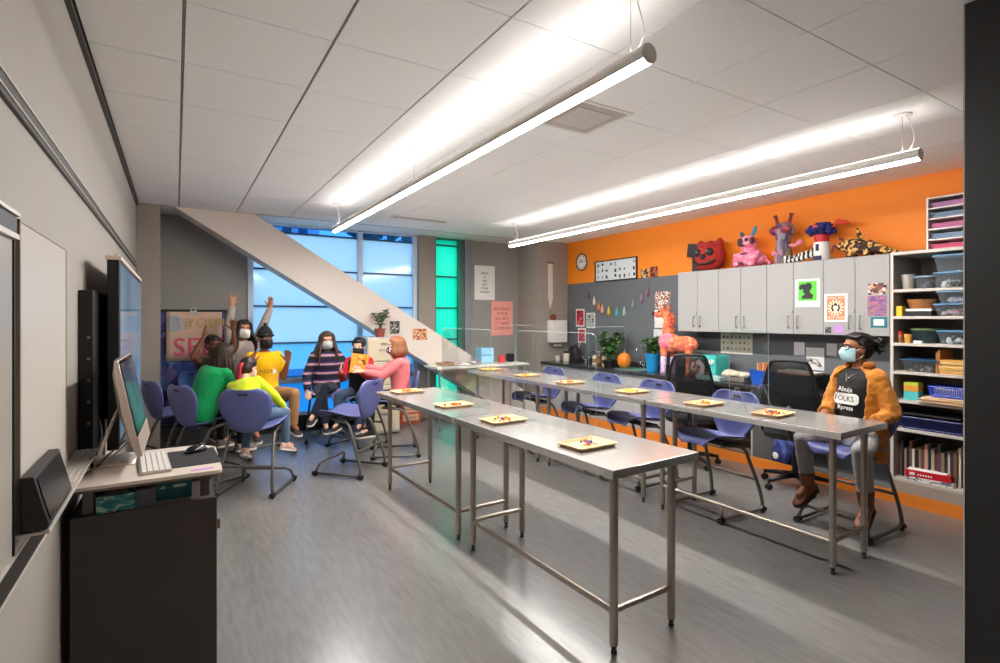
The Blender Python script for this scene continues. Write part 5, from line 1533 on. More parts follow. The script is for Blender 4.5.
b.tube([(0, .12, .15), (0, .11, .2)], .02, 8)
for s in (-1, 1): b.tube([(s * .05, .08, .09), (s * .07, .10, .0)], [.026, .022], 8); b.tube([(s * .05, -.06, .08), (s * .07, -.05, .0)], [.026, .022], 8)
link('body', remeshed(b, .008, 3), m_gir, t, True)
b = MB(); b.tube(catmull([(0, .02, .16), (.0, .03, .22), (0, .05, .29)], 4), [.022] * 5 + [.018, .015, .013, .010], 8); b.build('horn', m_gir, t, True)
b = MB(); b.tube(catmull([(0, .15, .165), (0, .18, .20), (0, .21, .21)], 4), .012, 8); b.tube(catmull([(-.02, .22, .13), (-.04, .25, .12), (-.04, .26, .07)], 4), .009, 8); b.ell((-.03, .235, .135), (.02, .03, .014)); b.build('snout', mat('maroon snout', (110, 50, 50), .6), t, True)
tag(MB().box(-.10, .10, -.11, .11, 0, .022).build('flat_tray', mat('dark flat tray', (88, 80, 74), .5), None, bevel=.004, loc=(5.56, 2.03, 2.159)), 'flat dark tray lying on top of the bookcase', 'tray')

# ------------------------------------------------------------------ bookcase contents
t = thing('paper_organiser', 'white five-slot paper sorter full of coloured paper on top of the bookcase', 'organiser', (5.60, 1.735, 2.159))
Wd, Dp, Hh = .43, .28, .455
b = MB()
b.box(-Dp / 2, Dp / 2, -Wd / 2, -Wd / 2 + .012, 0, Hh); b.box(-Dp / 2, Dp / 2, Wd / 2 - .012, Wd / 2, 0, Hh); b.box(Dp / 2 - .006, Dp / 2, -Wd / 2, Wd / 2, 0, Hh)
for k in range(6): b.box(-Dp / 2 + .0008, Dp / 2 - .006, -Wd / 2 + .012, Wd / 2 - .012, k * (Hh - .012) / 5, k * (Hh - .012) / 5 + .012)
b.build('case', mat('sorter white', (232, 224, 216), .5), t)
for k, c in enumerate(((220, 60, 110), (110, 140, 176), (196, 80, 140), (104, 136, 170), (176, 100, 160))):
    z = k * (Hh - .012) / 5 + .0125; b = MB(); rnd = random.Random(k)
    for j in range(6): b.obox((.01, rnd.uniform(-.01, .01), z + .005 + .0075 * j), (.24, .37, .006), Euler((0, 0, rnd.uniform(-.03, .03))), j % 2)
    b.build('paper_stack', [mat('stack %d' % k, c, .7), mat('stack pale %d' % k, tuple(min(255, int(q * .7 + 80)) for q in c), .7)], t)

m_bin = mat_clear('clear storage plastic', (246, 250, 253), .06, .12, haze=.07)
m_lidb = mat('blue lid', (110, 168, 214), .35, trans=.2)
def rattle(b, sx, sy, h, n, rnd, k, smin=.015, smax=.04):
    for j in range(n):
        s = rnd.uniform(smin, smax)
        c = (rnd.uniform(-1, 1) * (sx / 2 - s), rnd.uniform(-1, 1) * (sy / 2 - s), s * .6 + .004 + rnd.random() * max(0, h - 2 * s))
        if rnd.random() < .5: b.ell(c, (s, s * .7, s * .6), Euler((rnd.random() * 3, rnd.random() * 3, 0)), 8, 6, rnd.randrange(k))
        else: b.obox(c, (s * 1.6, s, s * .7), Euler((rnd.random() * .6, rnd.random() * .6, rnd.random() * 3)), rnd.randrange(k))
def clear_bin(label, loc, sx, sy, h, lid, cols, seed, fill=.6):
    t = open_bin('storage_box', label, loc, sx, sy, h, m_bin, 0, 'box', .86, 'clear lidded storage boxes', .003)
    b = MB(); o = rrect(sx + .02, sy + .02, .03, 4); i_ = rrect(sx - .02, sy - .02, .03, 4)
    b.ring_loft([[(x, y, h + .0005) for x, y in o], [(x, y, h + .010) for x, y in o], [(x, y, h + .014) for x, y in i_]])
    b.build('lid', lid, t, 40)
    if cols:
        b = MB(); rattle(b, sx * .78, sy * .80, h * fill, 46, random.Random(seed), len(cols)); b.build('contents', [mat('content %02x%02x%02x' % c, c, .7) for c in cols], t, 50)
    return t
KXc = 5.43
Z7, Z6, Z5, Z4, Z3, Z2, Z1 = 1.8385, 1.6085, 1.3795, 1.1375, .8925, .6505, .2225
m_silver = mat('silver pail', (206, 196, 188), .38, metal=.6)
t = thing('metal_pail', 'small silver metal pail on the top bookcase shelf', 'pail', (5.37, 2.045, Z7))
MB().lathe([(.038, 0), (.052, .125), (.056, .128), (.050, .125), (.036, .006), (.0, .005)], n=22, cap=False).build('pail', m_silver, t, 40)
clear_bin('clear box of dark odds and ends beside the silver pail', (KXc, 1.925, Z7), .20, .125, .095, mat('clear lid', (150, 180, 200), .3), [(90, 80, 76), (150, 130, 116), (60, 60, 70)], 1)
clear_bin('clear blue-lidded box of white and black pieces on the top bookcase shelf', (KXc, 1.755, Z7), .24, .185, .115, m_lidb, [(240, 236, 226), (236, 226, 200), (40, 38, 40), (230, 226, 220)], 2, .7)
clear_bin('large pale blue storage box stacked at the very top of the bookcase', (KXc + .01, 1.70, Z7 + .131), .27, .30, .125, m_lidb, None, 3)
t = thing('wicker_basket', 'round brown wicker basket on the second bookcase shelf', 'basket', (5.42, 1.965, 1.672))
b = MB()
for k in range(9):
    z = .004 + .0085 * k; r = .062 + .0022 * k; b.tube([(r * math.cos(2 * PI * i / 28) * 1.1, r * (1 + .02 * (-1) ** (i + k)) * math.sin(2 * PI * i / 28) * 1.25, z) for i in range(28)], .006, 6, closed=True)
b.lathe([(.055, 0), (.06, .004), (.0, .006)], n=20)
b.build('weave', mat('wicker', (170, 112, 60), .7, var=.2, scale=40), t, True)
t = thing('flat_box', 'black flat box topped with white papers under the wicker basket', 'box', (5.41, 1.965, Z6))
MB().box(-.09, .09, -.10, .095, 0, .042).build('case', m_black, t, bevel=.003)
MB().box(-.08, .085, -.095, .085, .0425, .062).build('papers', m_paper, t)
tag(MB().box(-.035, .035, -.02, .02, 0, .085).build('yellow_carton', mat('yellow card', (240, 196, 30), .5), None, bevel=.002, loc=(5.33, 2.085, Z6)), 'small yellow carton at the left end of the second bookcase shelf', 'carton')
clear_bin('clear box with pink and tan contents, lower of two on the second bookcase shelf', (KXc, 1.71, Z6), .26, .27, .09, m_lidb, [(226, 150, 160), (226, 180, 140), (200, 170, 180), (236, 216, 200)], 5, .8)
clear_bin('clear box with pinkish papers, upper of two on the second bookcase shelf', (KXc, 1.70, Z6 + .106), .25, .255, .085, m_lidb, [(232, 196, 196), (214, 200, 206), (196, 180, 190)], 6, .45)
t = thing('spice_bottle', 'small bottle with red cap on the third bookcase shelf', 'bottle', (5.325, 2.085, Z5))
MB().lathe([(.018, 0), (.02, .006), (.02, .06), (.014, .07)], n=16).build('bottle', mat('spice brown', (140, 90, 50), .4), t, 40)
MB().lathe([(.019, .07), (.019, .098), (.0, .099)], n=16).build('cap', m_red, t, 40)
tag(MB().lathe([(.022, 0), (.030, .075), (.027, .075), (.02, .006), (.0, .005)], n=18, cap=False).build('tan_cup', mat('mustard tan cup', (214, 160, 70), .5), None, 40, loc=(5.325, 2.03, Z5)), 'mustard tan cup next to the red-capped bottle', 'cup')
tag(MB().box(-.02, .02, -.03, .03, 0, .022).build('white_eraser', m_wht, None, bevel=.004, loc=(5.32, 1.955, Z5)), 'small white block in front of the round tub', 'block')
t = thing('round_tub', 'large round clear tub with a green lid on the third bookcase shelf', 'tub', (5.49, 1.955, Z5))
MB().lathe([(.095, 0), (.115, .11), (.112, .11), (.092, .004), (.0, .003)], n=30, cap=False).build('tub', mat_clear('smoky clear plastic', (130, 160, 166), .12, .1, haze=.25), t, 40)
MB().lathe([(.12, .108), (.122, .118), (.115, .124), (.0, .128)], n=30).build('lid', mat('moss green lid', (110, 130, 80), .4), t, 40)
clear_bin('clear box packed with white and black shapes on the third bookcase shelf', (KXc, 1.70, Z5), .25, .25, .10, m_lidb, [(244, 240, 232), (240, 232, 214), (36, 34, 36)], 8, .8)
clear_bin('wide low clear box with a blue lid on the fourth bookcase shelf', (KXc, 1.945, Z4), .26, .26, .095, mat('navy lid', (44, 84, 120), .35), [(150, 130, 126), (190, 170, 160), (110, 90, 90)], 9, .5)
t = thing('folder_stack', 'stack of yellow tan folders on the fourth bookcase shelf', 'folders', (5.44, 1.69, Z4))
b = MB(); rnd = random.Random(3)
for k in range(7): b.obox((rnd.uniform(-.008, .008), rnd.uniform(-.01, .01), .008 + .0165 * k), (.27, .22, .013), Euler((0, 0, rnd.uniform(-.04, .04))), k % 2)
b.build('folder', [mat('kraft folder', (226, 170, 84), .7), mat('pale kraft', (240, 206, 140), .7)], t)
b = MB()
for k in range(2): b.box(-.13, .13, .115 + .016 * k, .127 + .016 * k, 0, .19 - .02 * k)
b.build('upright_folder', mat('brown folder', (176, 116, 60), .7), t)
t = thing('craft_box', 'teal yellow and orange blocky box on the fifth bookcase shelf', 'box', (5.38, 2.015, Z3))
MB().box(-.05, .05, -.055, .05, 0, .075).build('lower_block', mat('aqua card', (80, 190, 190), .6), t, bevel=.002)
MB().box(-.05, .05, -.055, .05, .0755, .125).build('middle_block', mat('amber card', (220, 150, 60), .6), t, bevel=.002)
MB().box(-.05, .05, -.055, .05, .1255, .15).build('top_block', mat('lime card', (190, 206, 50), .6), t, bevel=.002)
def slat_basket(name, label, loc, sx, sy, h, mm, group):
    t = thing(name, label, 'basket', loc, 0, group)
    b = MB()
    o0 = rrect(sx * .9, sy * .9, .02, 4); o1 = rrect(sx, sy, .025, 4)
    b.prism(o0, 0, .006)
    b.tube([(x, y, h) for x, y in o1], .008, 6, closed=True); b.tube([(x, y, .012) for x, y in o0], .006, 6, closed=True)
    n = 26
    for side in range(2):
        for k in range(n):
            u = -1 + 2 * (k + .5) / n
            for s in (-1, 1):
                if side == 0: b.tube([(s * sx * .45, u * sy * .43, .008), (s * sx * .5, u * sy * .48, h)], .0035, 4)
                elif k % 2 == 0: b.tube([(u * sx * .43, s * sy * .45, .008), (u * sx * .48, s * sy * .5, h)], .0035, 4)
    b.build('basket', mm, t, 50)
    return t
t = thing('paper_pile', 'pile of cream papers overhanging the fifth bookcase shelf', 'papers', (5.40, 1.74, Z3))
b = MB(); rnd = random.Random(15)
for k in range(8): b.obox((rnd.uniform(-.015, .01), rnd.uniform(-.02, .02), .004 + .006 * k), (.30, .36, .005), Euler((0, 0, rnd.uniform(-.05, .05))), k % 2)
b.build('sheets', [mat('cream sheet', (240, 220, 190), .8), mat('tan sheet', (232, 196, 156), .8)], t)
t = slat_basket('plastic_basket', 'bright blue slatted basket of papers on the cream paper pile', (5.42, 1.72, Z3 + .0505), .24, .33, .085, mat('royal blue plastic', (44, 72, 190), .4), 'blue slatted baskets')
MB().box(-.09, .09, -.13, .13, .012, .07).build('papers', m_paper, t)
t = slat_basket('plastic_basket', 'wide navy slatted basket on the sixth bookcase shelf', (5.43, 1.86, Z2), .26, .46, .10, mat('navy plastic', (26, 40, 110), .4), 'blue slatted baskets')
MB().box(-.11, .11, -.20, .20, .012, .085).build('contents', m_black, t)
t = tag(MB().box(-.13, .13, -.20, .20, 0, .018).build('black_tray', m_black, None, bevel=.004, loc=(5.44, 1.87, Z2 + .118)), 'flat black tray resting on top of the navy basket', 'tray')
# books on the bottom shelf
bcols = [(150, 110, 90), (60, 50, 60), (206, 190, 170), (40, 46, 70), (120, 84, 60), (226, 214, 196), (36, 36, 38), (160, 120, 100), (90, 70, 60), (200, 150, 130), (50, 60, 56), (186, 170, 150), (110, 50, 46), (70, 70, 80)]
y_ = 2.112; k = 0; rnd = random.Random(21); bk0 = None
while y_ > 1.60:
    th = rnd.uniform(.010, .024); h_ = rnd.uniform(.24, .325); dp = rnd.uniform(.2, .25); lean = rnd.uniform(-.015, .015) if k % 6 else .04
    t = thing('book', 'upright book in the packed row of worn spines on the bottom bookcase shelf', 'book', (5.50, y_ - th / 2, Z1), 0, 'books on the bottom shelf')
    cm = mat('book cover %d' % (k % 14), bcols[k % 14], .6, var=.06)
    b = MB(); b.box(-dp / 2, dp / 2, -th / 2, -th / 2 + .0015, 0, h_); b.box(-dp / 2, dp / 2, th / 2 - .0015, th / 2, 0, h_); b.box(-dp / 2 - .0005, -dp / 2 + .002, -th / 2, th / 2, 0, h_)
    b.build('cover', cm, t)
    MB().box(-dp / 2 + .003, dp / 2 - .004, -th / 2 + .0016, th / 2 - .0016, .003, h_ - .003).build('pages', mat('book pages', (226, 212, 190), .8), t)
    y_ -= th + rnd.uniform(.0006, .004); k += 1
t = thing('board_game', 'white printed flat box under the red box on the bottom bookcase shelf', 'box', (5.40, 1.88, Z1), math.radians(96))
MB().box(-.155, .155, -.10, .10, 0, .034).build('case', mat_patches('newsprint box', [(232, 226, 220), (236, 230, 224), (120, 120, 130), (226, 220, 212), (60, 70, 120)], 30, .6, stretch=(1, 1, 3)), t, bevel=.002)
t = thing('paper_carton', 'red paper carton with a white top on the bottom bookcase shelf', 'box', (5.395, 1.90, Z1 + .0345), math.radians(98))
MB().box(-.15, .15, -.095, .095, 0, .055).build('carton', m_red, t, bevel=.003)
MB().obox((.01, .0, .058), (.26, .175, .004), Euler((0, 0, .03))).build('paper', m_paper, t)
b = MB()
for k in range(6): b.box(-.03 + .017 * k, -.02 + .017 * k, .095, .0956, .018, .03)
b.box(.085, .12, .095, .0956, .015, .038); b.build('lettering', m_paper, t)
# ------------------------------------------------------------------ people
def skin_mat(name, col): return mat(name, col, .5, var=.04, scale=14, spec=.35)
def cloth_mat(name, col, bump=.25): return mat(name, col, .85, var=.07, scale=9, bump=bump, bscale=260, sheen=.15, spec=.2)
m_eyew = mat('eye white', (232, 228, 222), .3)
m_iris = mat('dark iris', (40, 26, 20), .2)
m_lip = mat('lip', (150, 84, 74), .5)

def capsule_chain(mb, pts, rs, n=14):
    for i in range(len(pts) - 1):
        if (pts[i + 1] - pts[i]).length > 1e-5: mb.cyl(pts[i], pts[i + 1], rs[i], rs[i + 1], n)
    for p, r in zip(pts, rs): mb.ell(p, r, nu=n, nv=8)

def hand(mb, W, D, N, right, s, curl=.3, spread=.12, thumb=.75):
    D = V(D).normalized(); N = V(N); N = (N - D * N.dot(D)).normalized()
    T = D.cross(N) if right else N.cross(D)
    def ring(d, w, th, off=0): return [W + D * d * s + T * (math.cos(2 * PI * k / 12) * w + off) * s + N * math.sin(2 * PI * k / 12) * th * s for k in range(12)]
    mb.ring_loft([ring(-.02, .022, .018), ring(.0, .026, .018), ring(.03, .036, .017), ring(.06, .041, .016), ring(.086, .040, .013), ring(.095, .034, .008)])
    for off, L0, yaw in ((.030, .066, 1.3), (.010, .076, .35), (-.011, .070, -.5), (-.030, .054, -1.4)):
        b0 = W + D * (.084 if abs(off) < .02 else .078) * s + T * off * s
        d = (D + T * spread * yaw).normalized()
        pts = [b0]; rs = [.0098 * s]; ang = 0
        for k, f in enumerate((.45, .30, .25)):
            ang += curl * (.6, 1.0, .8)[k]
            dd = d * math.cos(ang) + N * math.sin(ang)
            pts.append(pts[-1] + dd * L0 * f * s); rs.append((.0090, .0082, .0072)[k] * s)
        capsule_chain(mb, pts, rs, 10)
    b0 = W + D * .022 * s + T * .022 * s
    d1 = (D * (1 - thumb * .45) + T * thumb + N * .25).normalized(); d2 = (d1 + D * .35 + N * curl * .4).normalized()
    capsule_chain(mb, [b0, b0 + d1 * .045 * s, b0 + d1 * .045 * s + d2 * .028 * s, b0 + d1 * .045 * s + d2 * .050 * s], [.015 * s, .0115 * s, .0102 * s, .0085 * s], 10)

RINGS = [(-.13, .135, .105, 0), (-.10, .160, .118, 0), (.0, .160, .118, 0), (.12, .140, .102, .0), (.24, .150, .108, .004), (.34, .165, .115, .004), (.41, .168, .108, 0), (.455, .135, .088, -.004), (.485, .085, .066, -.006), (.51, .056, .054, -.006)]

def person(label, loc, rz, s, pz, sk, top, pants, shoe, lean=(0, 0), twist=0, hunch=0.0, head=(0, 0, 0), arms=None, legs=None, sleeve='long',
           hair=None, hairm=None, mask=None, shoe_kind='sneaker', hs=None, fit=1.0, topname='sweater', sleevem=None, extras=None, feet=None):
    t = thing('person', label, 'person', loc, rz)
    hs = hs or (s + (1 - s) * .45)
    P = V((0, 0, pz))
    fl, sl = math.radians(lean[0]), math.radians(lean[1])
    U = V((math.sin(sl), math.sin(fl), math.cos(fl) * math.cos(sl))).normalized()
    R = V((math.cos(math.radians(twist)), math.sin(math.radians(twist)), 0)); R = (R - U * R.dot(U)).normalized()
    Fw = U.cross(R)
    def T(h, x=0, y=0): return P + U * (h * s) + R * (x * s) + Fw * ((y + hunch * max(0, h) ** 2 * 2.2) * s)
    def ring(h, rx, ry, yo, n=22): return [T(h, rx * math.cos(2 * PI * k / n), yo + ry * math.sin(2 * PI * k / n)) for k in range(n)]
    # head frame
    N0 = T(.49)
    hy, hp, hr = (math.radians(q) for q in head)
    Fh = V((-math.sin(hy), math.cos(hy), 0)); Fh = (R * Fh.x + V((Fw.x, Fw.y, 0)).normalized() * Fh.y).normalized()
    Rh = Fh.cross(V((0, 0, 1))).normalized()
    Fh2 = (Fh * math.cos(hp) - V((0, 0, 1)) * math.sin(hp)).normalized(); Uh = Rh.cross(Fh2).normalized()
    if hr:
        Rh, Uh = Rh * math.cos(hr) + Uh * math.sin(hr), Uh * math.cos(hr) - Rh * math.sin(hr)
    Hc = N0 + (U * .35 + Uh * .65).normalized() * (.150 * s) + Fh2 * (.028 * s)
    HM = Matrix((Rh, Fh2, Uh)).transposed()
    def Hp(x, y, z): return Hc + HM @ V((x, y, z)) * hs
    # body: one skin surface
    b = MB()
    b.ring_loft([ring(h, max(.03, rx - .012), max(.03, ry - .012), yo) for h, rx, ry, yo in RINGS])
    capsule_chain(b, [T(.46, 0, -.008), Hp(0, -.018, -.06)], [.052 * s, .046 * hs])
    for c, r in (((0, -.012, .035), (.074, .093, .078)), ((0, .020, -.030), (.061, .070, .076)), ((0, .048, -.088), (.033, .032, .024)), ((0, .03, -.07), (.046, .045, .036))):
        b.ell(Hp(*c), [q * hs for q in r], HM, 22, 14)
    capsule_chain(b, [Hp(0, .084, .010), Hp(0, .103, -.026)], [.008 * hs, .0125 * hs], 10)
    for sx in (-1, 1):
        b.ell(Hp(sx * .010, .094, -.030), [.009 * hs] * 3, HM, 10, 6)
        b.ell(Hp(sx * .075, -.008, -.012), (.010 * hs, .019 * hs, .030 * hs), HM, 12, 8)
        b.ell(Hp(sx * .036, .062, -.028), (.026 * hs, .022 * hs, .020 * hs), HM, 12, 8)
        b.ell(Hp(sx * .030, .079, .026), (.022 * hs, .010 * hs, .008 * hs), HM, 12, 6)
    b.ell(Hp(0, .084, -.056), (.024 * hs, .012 * hs, .010 * hs), HM, 12, 8)
    J = {}
    for sd, nm in ((1, 'R'), (-1, 'L')):
        a = arms[nm]
        S0 = T(.425, sd * .150, 0)
        E = S0 + V(a[0]).normalized() * (.272 * s); W = E + V(a[1]).normalized() * (.245 * s)
        J['S' + nm], J['E' + nm], J['W' + nm] = S0, E, W
        capsule_chain(b, [S0, (S0 + E) / 2, E, E + (W - E) * .35, W], [.047 * s, .043 * s, .036 * s, .036 * s, .0245 * s])
        hand(b, W + (W - E).normalized() * .012 * s, a[2], a[3], sd > 0, s * (1.0 if s > .9 else .98), *a[4:])
        l = legs[nm]
        Hj = T(-.02, sd * .085, 0); K = Hj + V(l[0]).normalized() * (.40 * s); A = K + V(l[1]).normalized() * (.385 * s)
        J['H' + nm], J['K' + nm], J['A' + nm] = Hj, K, A
        capsule_chain(b, [Hj, K, K + (A - K) * .3, A], [.068 * s, .048 * s, .047 * s, .032 * s])
        capsule_chain(b, [A, A + V(l[2]).normalized() * .10 * s - V((0, 0, .02 * s))], [.032 * s, .026 * s])
    link('body', remeshed(b, .0062, 3), sk, t, True)
    # eyes and brows
    for sx in (-1, 1):
        e = MB(); e.ell(Hp(sx * .030, .0765, .006), (.0125 * hs, .0125 * hs, .0095 * hs), HM, 14, 10)
        e = e.build('eye', m_eyew, t, True)
        MB().ell(Hp(sx * .030, .0865, .006), (.0062 * hs, .0035 * hs, .0066 * hs), HM, 12, 8).build('iris', m_iris, e, True)
    eb = MB()
    for sx in (-1, 1): eb.tube([Hp(sx * .014, .092, .026), Hp(sx * .030, .090, .032), Hp(sx * .047, .078, .027)], [.0032 * hs, .004 * hs, .002 * hs], 6)
    if hairm: eb.build('eyebrows', hairm, t, True)
    if not mask:
        MB().ell(Hp(0, .0945, -.056), (.020 * hs, .005 * hs, .0055 * hs), HM, 12, 8).build('lips', m_lip, t, True)
    # top
    fo = .014 * fit
    b = MB(); b.ring_loft([ring(h, rx + fo, ry + fo, yo) for h, rx, ry, yo in RINGS[:-1]])
    sb = MB() if sleevem else b
    for nm in 'RL':
        S0, E, W = J['S' + nm], J['E' + nm], J['W' + nm]
        if sleeve == 'long':
            capsule_chain(sb, [S0, (S0 + E) / 2, E, E + (W - E) * .5], [(.060 + fo * .3) * s, (.057 + fo * .3) * s, (.050 + fo * .3) * s, (.046 + fo * .3) * s])
            sb.cyl(E + (W - E) * .5, W - (W - E) * .02, (.046 + fo * .3) * s, (.037 + fo * .3) * s, 14)
        elif sleeve == 'short':
            sb.ell(S0, (.062 + fo * .3) * s); sb.cyl(S0, S0 + (E - S0) * .72, (.062 + fo * .3) * s, .062 * s, 14)
        else:
            sb.ell(S0, .056 * s); sb.cyl(S0, S0 + (E - S0) * .22, .056 * s, .052 * s, 14)
    me = remeshed(b, .0085, 3, .0035 if sleeve == 'long' else .0025, 16, s * 10)
    link(topname, me, top, t, True)
    if sleevem:
        link('sleeves', remeshed(sb, .0085, 3, .004, 16, s * 9), sleevem, t, True)
    # trousers
    b = MB(); b.ring_loft([ring(h, rx + .008, ry + .008, yo) for h, rx, ry, yo in ((-.14, .12, .10, 0), (-.10, .165, .122, 0), (.0, .166, .124, 0), (.05, .158, .118, 0))])
    for nm in 'RL':
        Hj, K, A = J['H' + nm], J['K' + nm], J['A' + nm]
        capsule_chain(b, [Hj, (Hj + K) / 2, K, K + (A - K) * .35], [.088 * s, .080 * s, .066 * s, .062 * s])
        b.cyl(K + (A - K) * .35, A - (A - K) * (.03 if shoe_kind != 'boot' else .20), .062 * s, .050 * s, 16)
    link('trousers', remeshed(b, .0085, 3, .003, 18, s * 5), pants, t, True)
    # shoes
    for nm in 'RL':
        A, K = J['A' + nm], J['K' + nm]; D = V(legs[nm][2]).normalized(); sh_up = (V((0, 0, 1)) - D * D.z).normalized(); sd = D.cross(sh_up)
        def sr(d, w, h0, h1, n=14): return [A + D * d * s + sd * w * s * math.cos(2 * PI * k / n) + sh_up * ((h0 + h1) / 2 + (h1 - h0) / 2 * math.sin(2 * PI * k / n)) * s for k in range(n)]
        b = MB(); b.ring_loft([sr(-.066, .018, -.070, -.03), sr(-.060, .032, -.078, .0), sr(-.02, .038, -.08, .022), sr(.03, .039, -.08, .012), sr(.08, .045, -.08, -.018), (sr(.13, .046, -.08, -.034)), sr(.165, .036, -.078, -.044), sr(.182, .016, -.070, -.056)])
        if shoe_kind == 'boot':
            b.cyl(A - (A - K) * .0, A + (K - A) * .30, .046 * s, .060 * s, 16); b.ell(A, .045 * s)
        else:
            b.cyl(A - sh_up * .03 * s, A + (K - A).normalized() * .035 * s, .041 * s, .039 * s, 14)
        shm = link('shoe', remeshed(b, .006, 3), shoe, t, True)
        b = MB()
        o = [(-.068, .018), (-.055, .035), (0, .040), (.06, .045), (.12, .049), (.165, .040), (.186, .016)]
        prof = [(d, w) for d, w in o] + [(d, -w) for d, w in reversed(o)]
        b.ring_loft([[A + D * d * s + sd * w * s + sh_up * z * s for d, w in prof] for z in (-.088, -.066)])
        b.build('sole', mat('white sole', (226, 218, 208), .6) if shoe_kind != 'boot' else mat('dark sole', (40, 28, 22), .6), shm, 50)
    # mask
    if mask:
        def mf(u, v):
            az = math.radians(-78 + 156 * u); el = v
            z = .004 - .112 * el
            w = 1 - .18 * abs(2 * u - 1) ** 2
            z = (z + .052) * w - .052
            bulge = math.sin(PI * min(1, max(0, el))) * .010
            rx, ry = .070 + bulge * .4, .074 + bulge + .020 * math.exp(-((el - .35) / .3) ** 2) * math.exp(-(az / .45) ** 2)
            if el > .75: ry -= (el - .75) * .05
            return Hp(rx * math.sin(az), .024 + ry * math.cos(az), z)
        mk = MB().grid(mf, 20, 12).build('face_mask', mask, t, True, solid=.002)
        b = MB()
        for sx in (-1, 1):
            for z0, z1 in ((-.008, .014), (-.092, -.045)):
                b.tube([Hp(sx * .067, .036, -.052 + (z0 + .052) * .82), Hp(sx * .078, .012, (z0 + z1) / 2), Hp(sx * .080, -.018, z1)], .0018 * hs, 5)
        b.build('ear_loop', mat('mask cord', (226, 226, 226), .7), mk, True)
    # hair
    if hair:
        hb = MB(); rnd = random.Random(int(s * 1000) + len(label))
        def strand(p, r, n=7): hb.tube(catmull(p, 3), r if isinstance(r, float) else [r[min(int(i / ((len(p) - 1) * 3) * (len(r) - 1) + .5), len(r) - 1)] for i in range((len(p) - 1) * 3 + 1)], n)
        def cap(kx=1.0, fr=.0):
            c = MB()
            for cc, r in (((0, -.026, .046), (.083, .092, .082)), ((0, -.045, .0), (.080, .076, .085)), ((0, .0, .075), (.068, .075, .052))): c.ell(Hp(*cc), [q * hs * kx for q in r], HM, 20, 12)
            return remeshed(c, .008, 2, .003, 30)
        dn = V((0, 0, -1))
        if hair in ('long', 'backlong', 'bob'):
            L_ = {'long': .30, 'backlong': .26, 'bob': .12}[hair] * hs
            n = 46
            for k in range(n):
                ph = math.radians(52 + (360 - 104) * k / (n - 1) + rnd.uniform(-4, 4))
                sx, cy = math.sin(ph), math.cos(ph)
                p0 = Hp(.028 * sx, .015 + .04 * cy, .112); p1 = Hp(.082 * sx, -.012 + .088 * cy, .062); p2 = Hp(.094 * sx, -.014 + .098 * cy, -.02)
                out = (HM @ V((sx, cy, 0))); out.z = 0
                wv = rnd.uniform(-.01, .018) if hair != 'long' else rnd.uniform(-.005, .035)
                LL = L_ * rnd.uniform(.82, 1.08)
                p3 = p2 + dn * LL * .45 + out * (.012 + wv) * hs
                bk = max(0.0, -cy)
                p4 = p2 + dn * LL + out * ((-.012 if hair == 'bob' else .004) + wv) * hs - Fw * (0 if hair == 'bob' else .02 * bk) * hs
                if hair == 'long':
                    q = math.sin(k * 2.4) * .012 * hs
                    p3 = p3 + out * (.012 * hs + q); p4 = p4 + out * (.022 * hs - q)
                strand([p0, p1, p2, p3, p4], [.016 * hs, .020 * hs, .022 * hs, .019 * hs, .008 * hs])
            link('hair', cap(1.02), hairm, t, True); hb.build('hair', hairm, t, True)
        elif hair == 'ponytail':
            link('hair', cap(1.0), hairm, t, True)
            b0 = Hp(0, -.112, .012)
            MB().ell(b0, .024 * hs).build('hair_tie', mat('hair tie', (200, 60, 80), .7), t, True)
            for k in range(16):
                a = 2 * PI * k / 16; o = HM @ V((math.cos(a), 0, math.sin(a))) * .009 * hs
                bk = -Fh * hs
                strand([b0 + o, b0 + bk * .028 + dn * .008 + o * 1.3, b0 + bk * .045 + dn * .07 * hs + o * 1.6, b0 + bk * .058 + dn * .16 * hs + o * 1.6, b0 + bk * .075 + dn * .26 * hs + o * .8], [.010 * hs, .013 * hs, .013 * hs, .010 * hs, .004 * hs])
            hb.build('ponytail', mat('red dyed hair', (176, 36, 52), .55, var=.2, scale=40, stretch=(2, 2, .3)), t, True)
        elif hair in ('curly', 'short'):
            link('hair', cap(1.0), hairm, t, True)
            for k in range(150 if hair == 'curly' else 70):
                a = rnd.uniform(0, 2 * PI); e = rnd.uniform(-.25, 1)
                x, y, z = .08 * math.cos(a) * math.sqrt(1 - max(0, e) ** 2), -.026 + .092 * math.sin(a) * math.sqrt(1 - max(0, e) ** 2), .04 + .08 * e
                if y > .045 and z < .075: continue
                hb.ell(Hp(x, y, z), rnd.uniform(.012, .02) * hs, nu=8, nv=6)
            hb.build('hair', hairm, t, True)
        elif hair == 'bun':
            link('hair', cap(1.0), hairm, t, True)
            for k in range(34):
                ph = math.radians(-68 + 136 * k / 33); sx, cy = math.sin(ph), math.cos(ph)
                p = [Hp(.066 * sx, .018 + .062 * cy, .070 + .018 * cy), Hp(.068 * sx, -.01 + .02 * cy, .118 - .02 * abs(sx)), Hp(.066 * sx, -.07, .085 - .03 * abs(sx)), Hp(.02 * sx, -.125, .045)]
                strand(p, [.010 * hs, .012 * hs, .011 * hs, .010 * hs])
                p = [Hp(math.copysign(.080, sx), .01 - .0012 * k, .045 - .0018 * k), Hp(math.copysign(.080, sx), -.05, .03 - .001 * k), Hp(.02 * sx, -.125, .035)]
                strand(p, .010 * hs)
